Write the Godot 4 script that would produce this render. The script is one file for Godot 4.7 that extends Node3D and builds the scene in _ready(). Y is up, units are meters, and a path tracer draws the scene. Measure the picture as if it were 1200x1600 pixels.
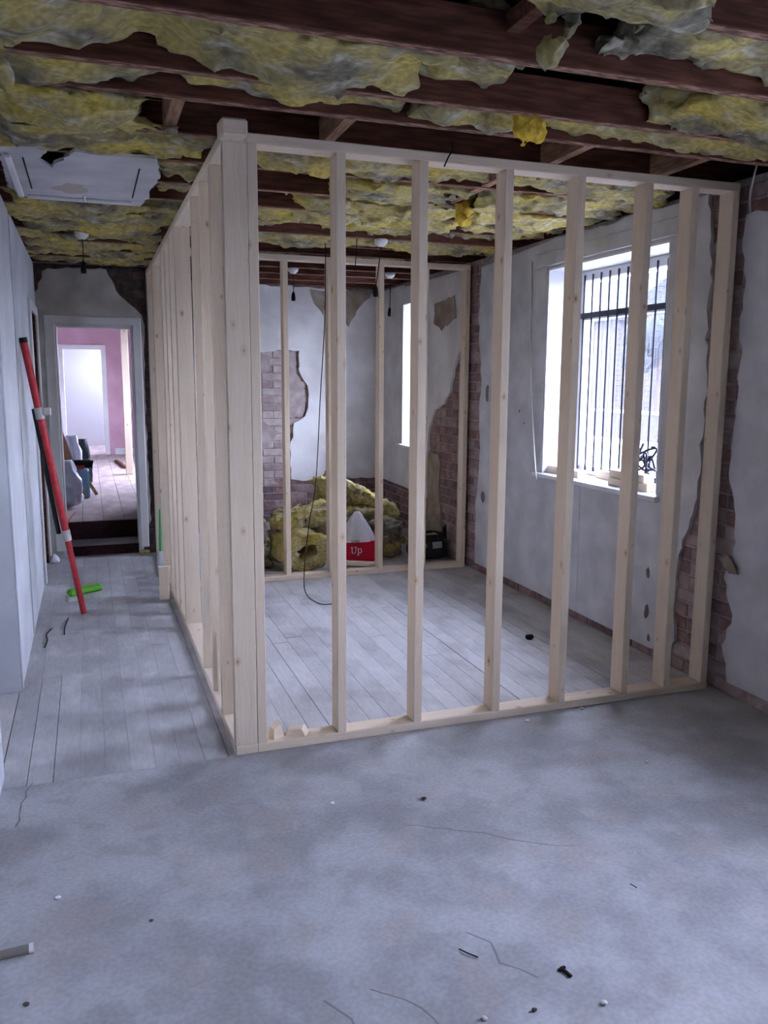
extends Node3D

var rng := RandomNumberGenerator.new()
var used := {}
var M := {}
var nz := FastNoiseLite.new()
var nf := FastNoiseLite.new()
const JB := 2.43          # underside of the joists
const RX := 2.36          # plaster face of the right-hand wall
const LX := -0.87         # face of the hallway's left-hand wall

# ------------------------------------------------------------------ helpers
func numbered(n: String) -> String:
	if not used.has(n):
		used[n] = 0
		return n
	used[n] += 1
	return "%s_%03d" % [n, used[n]]

func thing(called: String, label: String, category: String, at := Vector3.ZERO, group := "") -> Node3D:
	var o := Node3D.new()
	o.name = numbered(called)
	add_child(o)
	o.position = at
	tag(o, label, category, group)
	return o

func tag(o: Node, label: String, category: String, group := "") -> Node:
	o.set_meta("label", label)
	o.set_meta("category", category)
	if group != "":
		o.set_meta("group", group)
	return o

func struct(called: String) -> Node3D:
	var o := Node3D.new()
	o.name = numbered(called)
	add_child(o)
	o.set_meta("kind", "structure")
	return o

func put(mesh: Mesh, called: String, m: Material, parent: Node, at := Vector3.ZERO, rot := Vector3.ZERO) -> MeshInstance3D:
	var o := MeshInstance3D.new()
	o.mesh = mesh
	o.material_override = m
	o.position = at
	o.rotation = rot
	if parent == self:
		o.name = numbered(called)
		add_child(o)
	else:
		o.name = called
		parent.add_child(o, true)
	return o

func single(mesh: Mesh, called: String, m: Material, label: String, category: String, at := Vector3.ZERO, rot := Vector3.ZERO, group := "") -> MeshInstance3D:
	var o := put(mesh, called, m, self, at, rot)
	tag(o, label, category, group)
	return o

func S() -> SurfaceTool:
	var st := SurfaceTool.new()
	st.begin(Mesh.PRIMITIVE_TRIANGLES)
	return st

func tri(st: SurfaceTool, a: Vector3, b: Vector3, c: Vector3, out: Vector3, ua := Vector2.ZERO, ub := Vector2.ZERO, uc := Vector2.ZERO) -> void:
	var n := (a - c).cross(a - b)
	if n.dot(out) < 0.0:
		n = -n
		var t := b
		b = c
		c = t
		var tu := ub
		ub = uc
		uc = tu
	n = n.normalized()
	st.set_normal(n); st.set_uv(ua); st.add_vertex(a)
	st.set_normal(n); st.set_uv(ub); st.add_vertex(b)
	st.set_normal(n); st.set_uv(uc); st.add_vertex(c)

func quad(st: SurfaceTool, a: Vector3, b: Vector3, c: Vector3, d: Vector3, out: Vector3, u := [Vector2.ZERO, Vector2.ZERO, Vector2.ZERO, Vector2.ZERO]) -> void:
	tri(st, a, b, c, out, u[0], u[1], u[2])
	tri(st, a, c, d, out, u[0], u[2], u[3])

# chamfered box; L = axis along which the grain runs (v), us / vs = texture scale, off = texture offset
func bbox(st: SurfaceTool, c: Vector3, s: Vector3, b: float, L := 1, us := 2.0, vs := 0.4, off := Vector2.ZERO) -> void:
	var h := s * 0.5
	var uvf := func(p: Vector3, face: int) -> Vector2:
		var o2 := 0
		for a in 3:
			if a != L and a != face:
				o2 = a
		return Vector2(p[o2] * us + off.x + face * 0.31, p[L] * vs + off.y)
	for f in 3:
		var g := (f + 1) % 3
		var k := (f + 2) % 3
		for sg in [-1.0, 1.0]:
			var q := []
			var uu := []
			for e in [[-1, -1], [1, -1], [1, 1], [-1, 1]]:
				var p := Vector3.ZERO
				p[f] = h[f] * sg
				p[g] = (h[g] - b) * e[0]
				p[k] = (h[k] - b) * e[1]
				uu.append(uvf.call(p, f))
				q.append(p + c)
			var n := Vector3.ZERO
			n[f] = sg
			quad(st, q[0], q[1], q[2], q[3], n, uu)
		if b <= 0.0:
			continue
		# chamfers along axis f
		for s1 in [-1.0, 1.0]:
			for s2 in [-1.0, 1.0]:
				var q := []
				var uu := []
				for e in [[-1, 0], [1, 0], [1, 1], [-1, 1]]:
					var p := Vector3.ZERO
					p[f] = (h[f] - b) * e[0]
					p[g] = (h[g] - (b if e[1] == 1 else 0.0)) * s1
					p[k] = (h[k] - (0.0 if e[1] == 1 else b)) * s2
					uu.append(uvf.call(p, g if f != g else k))
					q.append(p + c)
				var n := Vector3.ZERO
				n[g] = s1
				n[k] = s2
				quad(st, q[0], q[1], q[2], q[3], n, uu)
	if b > 0.0:
		for sx in [-1.0, 1.0]:
			for sy in [-1.0, 1.0]:
				for sz in [-1.0, 1.0]:
					var n := Vector3(sx, sy, sz)
					var w := h * n
					tri(st, c + w - Vector3(0, b * sy, b * sz), c + w - Vector3(b * sx, 0, b * sz), c + w - Vector3(b * sx, b * sy, 0), n)

func box(s: Vector3, b := 0.002, L := 1, us := 2.0, vs := 0.4) -> ArrayMesh:
	var st := S()
	bbox(st, Vector3.ZERO, s, b, L, us, vs, Vector2(rng.randf(), rng.randf() * 0.04 + 0.48))
	return st.commit()

# box between two corners as a child
func slab(called: String, m: Material, parent: Node, lo: Vector3, hi: Vector3, b := 0.002, L := 1) -> MeshInstance3D:
	return put(box(hi - lo, b, L), called, m, parent, (lo + hi) * 0.5)

# swept round tube through points
func tube(pts: Array, r: float, seg := 8, r2 := -1.0) -> ArrayMesh:
	var st := S()
	add_tube(st, pts, r, seg, r2)
	return st.commit()

func add_tube(st: SurfaceTool, pts: Array, r: float, seg := 8, r2 := -1.0) -> void:
	if r2 < 0.0:
		r2 = r
	var up := Vector3.UP
	var d0: Vector3 = (pts[1] - pts[0]).normalized()
	if absf(d0.dot(up)) > 0.9:
		up = Vector3.RIGHT
	var rings := []
	for i in pts.size():
		var d: Vector3 = (pts[mini(i + 1, pts.size() - 1)] - pts[maxi(i - 1, 0)]).normalized()
		var x := up.cross(d).normalized()
		var y := d.cross(x)
		up = y
		var rr := lerpf(r, r2, float(i) / (pts.size() - 1))
		var ring := []
		for k in seg:
			var a := TAU * k / seg
			ring.append([pts[i] + (x * cos(a) + y * sin(a)) * rr, x * cos(a) + y * sin(a)])
		rings.append(ring)
	for i in pts.size() - 1:
		for k in seg:
			var k2 := (k + 1) % seg
			var A = rings[i][k]
			var B = rings[i][k2]
			var C = rings[i + 1][k2]
			var D = rings[i + 1][k]
			for t in [[A, B, C], [A, C, D]]:
				var n: Vector3 = (t[0][0] - t[2][0]).cross(t[0][0] - t[1][0])
				var o := [0, 1, 2] if n.dot(A[1]) > 0 else [0, 2, 1]
				for q in o:
					st.set_normal(t[q][1]); st.set_uv(Vector2.ZERO); st.add_vertex(t[q][0])
	for e in [0, pts.size() - 1]:
		var out: Vector3 = (pts[e] - pts[1 if e == 0 else pts.size() - 2]).normalized()
		for k in seg:
			tri(st, pts[e], rings[e][k][0], rings[e][(k + 1) % seg][0], out)

func spline(pts: Array, n := 6) -> Array:
	var out := []
	for i in pts.size() - 1:
		var p0: Vector3 = pts[maxi(i - 1, 0)]
		var p3: Vector3 = pts[mini(i + 2, pts.size() - 1)]
		for k in n:
			out.append(pts[i].cubic_interpolate(pts[i + 1], p0, p3, float(k) / n))
	out.append(pts[-1])
	return out

# profile of (radius, height) turned round the y axis
func lathe(prof: Array, seg := 20, smooth := true) -> ArrayMesh:
	var st := S()
	st.set_smooth_group(0 if smooth else -1)
	for i in prof.size() - 1:
		for k in seg:
			var a := TAU * k / seg
			var b := TAU * (k + 1) / seg
			var p: Vector2 = prof[i]
			var q: Vector2 = prof[i + 1]
			var A := Vector3(cos(a) * p.x, p.y, sin(a) * p.x)
			var B := Vector3(cos(b) * p.x, p.y, sin(b) * p.x)
			var C := Vector3(cos(b) * q.x, q.y, sin(b) * q.x)
			var D := Vector3(cos(a) * q.x, q.y, sin(a) * q.x)
			for t in [[A, D, C], [A, C, B]]:
				if (t[1] - t[0]).cross(t[2] - t[0]).length() > 1e-12:
					for v in t:
						st.set_uv(Vector2.ZERO); st.add_vertex(v)
	st.generate_normals()
	return st.commit()

# flat polygon (u, v) with thickness along N; the front lies at o + N * t
func plate(poly: PackedVector2Array, o: Vector3, U: Vector3, V: Vector3, N: Vector3, t: float) -> ArrayMesh:
	var st := S()
	var idx := Geometry2D.triangulate_polygon(poly)
	var P := func(i: int, f: float) -> Vector3: return o + U * poly[i].x + V * poly[i].y + N * f
	for i in range(0, idx.size(), 3):
		tri(st, P.call(idx[i], t), P.call(idx[i + 1], t), P.call(idx[i + 2], t), N)
		tri(st, P.call(idx[i], 0.0), P.call(idx[i + 1], 0.0), P.call(idx[i + 2], 0.0), -N)
	var cw := Geometry2D.is_polygon_clockwise(poly)
	for i in poly.size():
		var j := (i + 1) % poly.size()
		var e := poly[j] - poly[i]
		var n2 := Vector2(e.y, -e.x) * (-1.0 if cw else 1.0)
		quad(st, P.call(i, 0.0), P.call(j, 0.0), P.call(j, t), P.call(i, t), U * n2.x + V * n2.y)
	return st.commit()

# torn edge: points between the given ones, pushed aside at random
func torn(pts: Array, step: float, amp: float) -> Array:
	var out := []
	for i in pts.size() - 1:
		var a: Vector2 = pts[i]
		var b: Vector2 = pts[i + 1]
		var n := maxi(1, int(a.distance_to(b) / step))
		var s := (b - a).normalized().orthogonal()
		for k in n:
			var p := a.lerp(b, float(k) / n)
			if i > 0 or k > 0:
				p += s * rng.randf_range(-amp, amp)
			out.append(p)
	out.append(pts[-1])
	return out

# ------------------------------------------------------------------ textures
func img_tex(w: int, h: int, fn: Callable) -> ImageTexture:
	var data := PackedByteArray()
	data.resize(w * h * 3)
	var i := 0
	for y in h:
		for x in w:
			var c: Color = fn.call(x, y)
			data[i] = int(clampf(c.r, 0, 1) * 255)
			data[i + 1] = int(clampf(c.g, 0, 1) * 255)
			data[i + 2] = int(clampf(c.b, 0, 1) * 255)
			i += 3
	var im := Image.create_from_data(w, h, false, Image.FORMAT_RGB8, data)
	im.generate_mipmaps()
	return ImageTexture.create_from_image(im)

func noise(freq: float, oct := 4, sd := 1) -> FastNoiseLite:
	var n := FastNoiseLite.new()
	n.noise_type = FastNoiseLite.TYPE_SIMPLEX_SMOOTH
	n.frequency = freq
	n.fractal_octaves = oct
	n.seed = sd
	return n

# mottled two-tone texture that repeats without a seam
func mottle(size: int, freq: float, a: Color, b: Color, contrast := 1.0, oct := 5, sd := 3) -> ImageTexture:
	var im := noise(freq, oct, sd).get_seamless_image(size, size)
	return img_tex(size, size, func(x, y):
		var v := clampf((im.get_pixel(x, y).r - 0.5) * contrast + 0.5, 0, 1)
		return a.lerp(b, v))

func mat(c: Color, rough := 0.9, tex: Texture2D = null, scale := Vector3.ONE, triplanar := true, world := true) -> StandardMaterial3D:
	var m := StandardMaterial3D.new()
	m.albedo_color = c
	m.roughness = rough
	m.metallic_specular = 0.3
	if tex:
		m.albedo_texture = tex
		m.uv1_triplanar = triplanar
		m.uv1_world_triplanar = triplanar and world
		m.uv1_scale = scale
	return m

func relief(m: StandardMaterial3D, tex: Texture2D, cm: float) -> StandardMaterial3D:
	m.heightmap_enabled = true
	m.heightmap_texture = tex
	m.heightmap_scale = cm
	return m

func make_materials() -> void:
	# planed softwood: 0.5 m across by 2.5 m along the grain
	var g1 := noise(0.055, 3, 11)
	var g2 := noise(0.012, 3, 12)
	var knots := []
	var kr := RandomNumberGenerator.new()
	kr.seed = 77
	for i in 26:
		knots.append([kr.randf() * 384.0, kr.randf() * 1024.0, kr.randf_range(2.5, 5.5), kr.randf_range(0.35, 1.0)])
	var pine := img_tex(384, 1024, func(x, y):
		var warp := g2.get_noise_2d(x * 0.6, y * 0.5) * 16.0
		var g := g1.get_noise_2d((x + warp) * 4.2, y * 0.10) * 0.5 + 0.5
		var t := g2.get_noise_2d(x * 1.3 + 900, y * 0.18) * 0.5 + 0.5
		var c := Color(0.89, 0.83, 0.745).lerp(Color(0.805, 0.715, 0.605), clampf(g * 0.75 + t * 0.4 - 0.25, 0, 1))
		for k in knots:
			var dx: float = (x - k[0]) / k[2]
			var dy: float = (y - k[1]) / (k[2] * 0.62)
			if absf(dx) < 3.2 and absf(dy) < 5.0:
				var d := sqrt(dx * dx + dy * dy * 0.55)
				c = c.lerp(Color(0.52, 0.33, 0.22), k[3] * clampf(1.25 - d, 0, 1))
				c = c.lerp(Color(0.72, 0.53, 0.37), 0.5 * clampf(1.0 - absf(d - 1.6), 0, 1) * k[3])
		return c)
	M.pine = mat(Color.WHITE, 0.75, pine, Vector3.ONE, false)
	# old sawn softwood of the ceiling joists
	var old_a := mottle(256, 0.02, Color(0.27, 0.165, 0.125), Color(0.40, 0.26, 0.20), 1.6)
	M.joist = relief(mat(Color.WHITE, 0.95, old_a, Vector3(0.8, 7, 7)), old_a, 0.3)
	M.lit_residue = mat(Color.WHITE, 0.95, mottle(256, 0.03, Color(0.36, 0.25, 0.20), Color(0.66, 0.52, 0.45), 1.8, 5, 15), Vector3(1.5, 6, 6))  # pale tan: light from the floor put into the colour, besides plaster remains
	M.noggin = mat(Color.WHITE, 0.9, mottle(256, 0.03, Color(0.50, 0.37, 0.28), Color(0.66, 0.53, 0.43), 1.4), Vector3(6, 6, 0.8))
	M.roof = mat(Color(0.10, 0.09, 0.085), 1.0)
	# dusty old boards
	var dust := noise(0.012, 5, 31).get_seamless_image(512, 512)
	var streak := noise(0.05, 3, 32).get_seamless_image(512, 512)
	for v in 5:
		var base: Color = [Color(0.725, 0.715, 0.71), Color(0.745, 0.735, 0.73), Color(0.70, 0.69, 0.685), Color(0.645, 0.64, 0.64), Color(0.665, 0.66, 0.66)][v]  # last two tones are darker: the hallway's dimmer light put into the colour
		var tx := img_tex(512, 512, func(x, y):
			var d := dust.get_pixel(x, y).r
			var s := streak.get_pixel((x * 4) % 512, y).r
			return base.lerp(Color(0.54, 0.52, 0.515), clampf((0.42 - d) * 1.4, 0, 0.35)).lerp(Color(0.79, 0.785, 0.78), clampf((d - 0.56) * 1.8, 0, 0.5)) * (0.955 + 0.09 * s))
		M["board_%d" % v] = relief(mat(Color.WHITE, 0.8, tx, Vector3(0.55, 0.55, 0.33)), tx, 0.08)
	# power-floated concrete with stains and cracks, one tile of 4 m
	var c1 := noise(0.006, 5, 41).get_seamless_image(1024, 1024)
	var c2 := noise(0.018, 5, 42).get_seamless_image(1024, 1024)
	var c3 := noise(0.2, 2, 43).get_seamless_image(1024, 1024)
	var c4 := noise(0.011, 3, 44).get_seamless_image(1024, 1024)
	var conc := img_tex(1024, 1024, func(x, y):
		var a := c1.get_pixel(x, y).r
		var b := c2.get_pixel(x, y).r
		var f := c3.get_pixel(x, y).r
		var p := c4.get_pixel(x, y).r
		var c := Color(0.60, 0.595, 0.60).lerp(Color(0.69, 0.69, 0.695), clampf((a - 0.5) * 2.8 + 0.5, 0, 1))
		c = c.lerp(Color(0.57, 0.56, 0.555), clampf((b - 0.55) * 1.8, 0, 0.4))
		c = c.lerp(Color(0.67, 0.635, 0.615), clampf((p - 0.56) * 2.2, 0, 0.45))
		c = c.lerp(Color(0.73, 0.735, 0.74), clampf((0.42 - b) * 1.5, 0, 0.35))
		return c * (0.94 + 0.12 * f))
	M.concrete = relief(mat(Color.WHITE, 0.62, conc, Vector3.ONE * 0.25), conc, 0.12)
	M.crack = mat(Color(0.52, 0.51, 0.51), 1.0)
	# walls
	var pl := mottle(512, 0.012, Color(0.70, 0.695, 0.70), Color(0.775, 0.77, 0.775), 1.8)
	M.plaster = relief(mat(Color.WHITE, 0.9, pl, Vector3.ONE * 0.5), mottle(256, 0.03, Color.BLACK, Color.WHITE, 1.5), 0.2)
	M.wallpaper = mat(Color.WHITE, 0.9, mottle(512, 0.009, Color(0.80, 0.785, 0.765), Color(0.87, 0.86, 0.845), 1.8, 4, 9), Vector3.ONE * 0.5)
	M.undercoat = mat(Color.WHITE, 0.95, mottle(256, 0.02, Color(0.55, 0.49, 0.42), Color(0.66, 0.61, 0.55), 1.6), Vector3.ONE)
	M.smear = mat(Color.WHITE, 0.97, mottle(256, 0.02, Color(0.60, 0.545, 0.525), Color(0.70, 0.65, 0.63), 1.6, 5, 29), Vector3.ONE * 1.4)
	M.gouge = mat(Color(0.45, 0.41, 0.40), 1.0)
	M.olive = mat(Color.WHITE, 0.9, mottle(512, 0.01, Color(0.67, 0.655, 0.625), Color(0.77, 0.755, 0.73), 1.7, 5, 19), Vector3.ONE * 0.6)
	M.left_wall = mat(Color.WHITE, 0.75, mottle(512, 0.008, Color(0.71, 0.72, 0.735), Color(0.775, 0.785, 0.80), 1.6, 4, 23), Vector3.ONE * 0.4)
	M.pink = mat(Color.WHITE, 0.9, mottle(256, 0.012, Color(0.74, 0.585, 0.64), Color(0.80, 0.66, 0.71), 1.4), Vector3.ONE * 0.5)
	M.far_wall = mat(Color(0.70, 0.71, 0.71), 0.9)
	M.white_paint = mat(Color.WHITE, 0.45, mottle(256, 0.01, Color(0.80, 0.80, 0.80), Color(0.86, 0.86, 0.855), 1.4), Vector3.ONE * 0.7)
	M.mortar = relief(mat(Color.WHITE, 1.0, mottle(256, 0.03, Color(0.56, 0.51, 0.495), Color(0.66, 0.61, 0.595), 1.6), Vector3.ONE * 2.0), mottle(128, 0.06, Color.BLACK, Color.WHITE), 0.3)
	M.mortar_dark = mat(Color.WHITE, 1.0, mottle(256, 0.03, Color(0.27, 0.235, 0.225), Color(0.38, 0.345, 0.33), 1.6), Vector3.ONE * 2.0)
	var bt := [[Color(0.50, 0.37, 0.355), Color(0.60, 0.49, 0.475)], [Color(0.55, 0.45, 0.435), Color(0.64, 0.555, 0.54)], [Color(0.46, 0.36, 0.355), Color(0.55, 0.46, 0.455)], [Color(0.57, 0.495, 0.48), Color(0.65, 0.58, 0.565)], [Color(0.39, 0.31, 0.31), Color(0.48, 0.41, 0.41)],
		[Color(0.66, 0.605, 0.58), Color(0.73, 0.68, 0.655)], [Color(0.63, 0.57, 0.55), Color(0.71, 0.655, 0.635)], [Color(0.29, 0.225, 0.22), Color(0.38, 0.315, 0.31)]]
	for v in bt.size():
		var t := mottle(128, 0.03, bt[v][0], bt[v][1], 1.7, 4, 50 + v)
		M["brick_%d" % v] = relief(mat(Color.WHITE, 0.97, t, Vector3.ONE * 2.4), t, 0.4)
	# mineral wool: the tints come with the vertices, the texture is the fibre
	var fib := mottle(256, 0.045, Color(0.76, 0.76, 0.76), Color(1, 1, 1), 1.7, 5, 61)
	M.wool = relief(mat(Color.WHITE, 1.0, fib, Vector3(2.2, 4.0, 3.2)), fib, 1.1)
	M.wool.vertex_color_use_as_albedo = true
	M.wool_clean = relief(mat(Color.WHITE, 1.0, mottle(256, 0.04, Color(0.74, 0.60, 0.16), Color(0.88, 0.76, 0.34), 1.6, 5, 67), Vector3.ONE * 3.0), fib, 0.8)
	# small things
	M.white_plastic = mat(Color(0.86, 0.86, 0.85), 0.4)
	M.black_plastic = mat(Color(0.05, 0.05, 0.055), 0.5)
	M.wire = mat(Color(0.09, 0.085, 0.09), 0.6)
	M.white_cord = mat(Color(0.72, 0.72, 0.71), 0.6)
	M.red_metal = mat(Color.WHITE, 0.4, mottle(128, 0.04, Color(0.64, 0.17, 0.21), Color(0.73, 0.25, 0.28), 1.3), Vector3.ONE * 3)
	M.dark_green = mat(Color(0.13, 0.18, 0.19), 0.5)
	M.grey_plastic = mat(Color(0.72, 0.71, 0.70), 0.5)
	M.green_plastic = mat(Color(0.33, 0.62, 0.14), 0.5)
	M.bright_green = mat(Color(0.16, 0.70, 0.36), 0.5)
	M.bristle = mat(Color(0.82, 0.84, 0.80), 0.9)
	M.red_string = mat(Color(0.80, 0.32, 0.30), 0.8)
	M.sack_white = mat(Color(0.84, 0.84, 0.87), 0.45)
	M.sack_red = mat(Color(0.78, 0.10, 0.20), 0.45)
	M.print_white = mat(Color(0.93, 0.86, 0.90), 0.5)
	M.print_grey = mat(Color(0.35, 0.35, 0.38), 0.5)
	M.bin_bag = mat(Color(0.16, 0.17, 0.18), 0.55)
	M.label_grey = mat(Color(0.62, 0.64, 0.68), 0.6)
	M.foil = mat(Color(0.83, 0.85, 0.92), 0.35)
	M.blue = mat(Color(0.45, 0.62, 0.70), 0.5)
	M.maroon = mat(Color.WHITE, 1.0, mottle(128, 0.05, Color(0.15, 0.085, 0.105), Color(0.23, 0.13, 0.155), 1.5), Vector3.ONE * 3)
	M.step_edge = mat(Color(0.48, 0.46, 0.47), 0.8)
	M.far_floor = mat(Color.WHITE, 0.8, mottle(256, 0.015, Color(0.60, 0.53, 0.515), Color(0.70, 0.64, 0.62), 1.5), Vector3(1.2, 1, 0.5))
	M.charred = mat(Color(0.12, 0.10, 0.10), 1.0)
	M.dirt = mat(Color(0.34, 0.30, 0.28), 1.0)
	M.chip = mat(Color(0.88, 0.87, 0.86), 0.9)
	M.steel = mat(Color(0.22, 0.23, 0.27), 0.6)
	M.yellow_foam = mat(Color(0.72, 0.62, 0.30), 1.0)
	M.grey_pipe = mat(Color(0.50, 0.48, 0.45), 0.7)
	M.glass = StandardMaterial3D.new()
	M.glass.albedo_color = Color(1, 1, 1, 0.06)
	M.glass.transparency = BaseMaterial3D.TRANSPARENCY_ALPHA
	M.glass.roughness = 0.03
	# outdoors
	M.road = mat(Color.WHITE, 0.9, mottle(256, 0.02, Color(0.42, 0.43, 0.45), Color(0.50, 0.51, 0.53)), Vector3.ONE * 0.3)
	M.kerb = mat(Color(0.60, 0.60, 0.60), 0.9)
	M.leaf = mat(Color.WHITE, 1.0, mottle(128, 0.05, Color(0.08, 0.095, 0.11), Color(0.14, 0.155, 0.16)), Vector3.ONE)
	M.bark = mat(Color(0.20, 0.17, 0.15), 1.0)
	M.house = mat(Color(0.17, 0.155, 0.16), 0.95)
	M.slate = mat(Color(0.11, 0.115, 0.135), 0.8)

# ------------------------------------------------------------------ surface nets
func nets(lo: Vector3, n: Vector3i, cell: float, val: PackedFloat32Array, tint: Callable) -> ArrayMesh:
	var sx := 1
	var sy := n.x
	var sz := n.x * n.y
	var idx := PackedInt32Array()
	idx.resize(n.x * n.y * n.z)
	idx.fill(-1)
	var P := PackedVector3Array()
	var corners := [0, sx, sy, sx + sy, sz, sx + sz, sy + sz, sx + sy + sz]
	var edges := [[0, 1], [2, 3], [4, 5], [6, 7], [0, 2], [1, 3], [4, 6], [5, 7], [0, 4], [1, 5], [2, 6], [3, 7]]
	var cp := [Vector3(0, 0, 0), Vector3(1, 0, 0), Vector3(0, 1, 0), Vector3(1, 1, 0), Vector3(0, 0, 1), Vector3(1, 0, 1), Vector3(0, 1, 1), Vector3(1, 1, 1)]
	for k in n.z - 1:
		for j in n.y - 1:
			for i in n.x - 1:
				var b := i + j * sy + k * sz
				var neg := 0
				for c in corners:
					if val[b + c] < 0.0:
						neg += 1
				if neg == 0 or neg == 8:
					continue
				var s := Vector3.ZERO
				var m := 0
				for e in edges:
					var va := val[b + corners[e[0]]]
					var vb := val[b + corners[e[1]]]
					if (va < 0.0) != (vb < 0.0):
						s += cp[e[0]].lerp(cp[e[1]], va / (va - vb))
						m += 1
				idx[b] = P.size()
				P.append(lo + (Vector3(i, j, k) + s / m) * cell)
	var I := PackedInt32Array()
	for k in range(1, n.z - 1):
		for j in range(1, n.y - 1):
			for i in range(1, n.x - 1):
				var b := i + j * sy + k * sz
				var v0 := val[b] < 0.0
				for ax in 3:
					var d: int = [sx, sy, sz][ax]
					var v1 := val[b + d] < 0.0
					if v0 == v1:
						continue
					var u: int = [sy, sz, sx][ax]
					var w: int = [sz, sx, sy][ax]
					var q := [idx[b], idx[b - u], idx[b - u - w], idx[b - w]]
					if q.has(-1):
						continue
					if not v0:
						q.reverse()
					I.append_array([q[0], q[1], q[2], q[0], q[2], q[3]])
	var N := PackedVector3Array()
	N.resize(P.size())
	for t in range(0, I.size(), 3):
		var a := P[I[t]]
		var nn := (a - P[I[t + 2]]).cross(a - P[I[t + 1]])
		for c in 3:
			N[I[t + c]] += nn
	var C := PackedColorArray()
	C.resize(P.size())
	for i in P.size():
		N[i] = N[i].normalized()
		C[i] = tint.call(P[i])
	var arr := []
	arr.resize(Mesh.ARRAY_MAX)
	arr[Mesh.ARRAY_VERTEX] = P
	arr[Mesh.ARRAY_NORMAL] = N
	arr[Mesh.ARRAY_COLOR] = C
	arr[Mesh.ARRAY_INDEX] = I
	var am := ArrayMesh.new()
	if P.size():
		am.add_surface_from_arrays(Mesh.PRIMITIVE_TRIANGLES, arr)
	return am

# mineral wool is yellow where clean, grey-green where dirty, paler at the torn spots
func wool_tint(p: Vector3, dirt: float, sd: float) -> Color:
	var a := nz.get_noise_3d(p.x * 0.45 + sd, p.y * 0.7, p.z * 0.6)
	var b := nf.get_noise_3d(p.x * 0.40, p.y * 0.9 + sd, p.z * 0.7)
	var c := Color(0.55, 0.455, 0.17)
	c = c.lerp(Color(0.195, 0.18, 0.14), clampf(dirt + 0.05 + a * 1.8 + b * 0.35, 0.0, 0.92))
	c = c.lerp(Color(0.64, 0.60, 0.46), clampf(b * 1.7 - 0.15, 0.0, 0.75))
	c = c.lerp(Color(0.72, 0.55, 0.09), clampf(-a * 2.2 - 0.45, 0.0, 0.7))
	return c

# one length of wool lying between joists: sag in metres, spill = how far it bulges past the bay below the joists, lobes = [x, width, depth]
func batt(x0: float, x1: float, z0: float, z1: float, sag: float, dirt: float, sd: int, spill := 0.02, lobes := [], thick := 0.06, cell := 0.016) -> ArrayMesh:
	var deepest := sag
	for l in lobes:
		deepest = maxf(deepest, sag + maxf(l[2], 0.0))
	var lo := Vector3(x0 - 0.08, JB - deepest - 0.10, z0 - spill - 0.05)
	var hi := Vector3(x1 + 0.08, JB + 0.17, z1 + spill + 0.05)
	var n := Vector3i(((hi - lo) / cell).ceil()) + Vector3i(2, 2, 2)
	var val := PackedFloat32Array()
	val.resize(n.x * n.y * n.z)
	var at := 0
	var zm := (z0 + z1) * 0.5
	var zh := (z1 - z0) * 0.5
	for k in n.z:
		var z := lo.z + k * cell
		for j in n.y:
			var y := lo.y + j * cell
			var m := spill if y < JB - 0.004 else -0.004
			for i in n.x:
				var x := lo.x + i * cell
				var s := sag
				for l in lobes:
					var q: float = (x - l[0]) / l[1]
					if absf(q) < 2.5:
						s += l[2] * exp(-q * q)
				var a := nz.get_noise_3d(x * 0.5 + sd * 7.3, y * 0.9, z * 0.75)
				var b := nf.get_noise_3d(x * 0.5, y * 0.9 + sd * 3.1, z * 0.7)
				var zz := (z - zm) / (zh + 0.02)
				var yc := JB + 0.075 - s * (1.0 - 0.35 * zz * zz) + a * 0.05
				var d := absf(y - yc) - thick * (1.0 + a * 0.5)
				d = maxf(d, maxf(x0 - x, x - x1) + a * 0.16)
				d += a * 0.018 + b * 0.03
				d = maxf(d, maxf(z0 - m - z, z - z1 - m) + (maxf(b, 0.0) * 0.05 if m > 0.0 else 0.0))
				val[at] = d
				at += 1
	return nets(lo, n, cell, val, func(p): return wool_tint(p, dirt, sd * 5.0))

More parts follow.
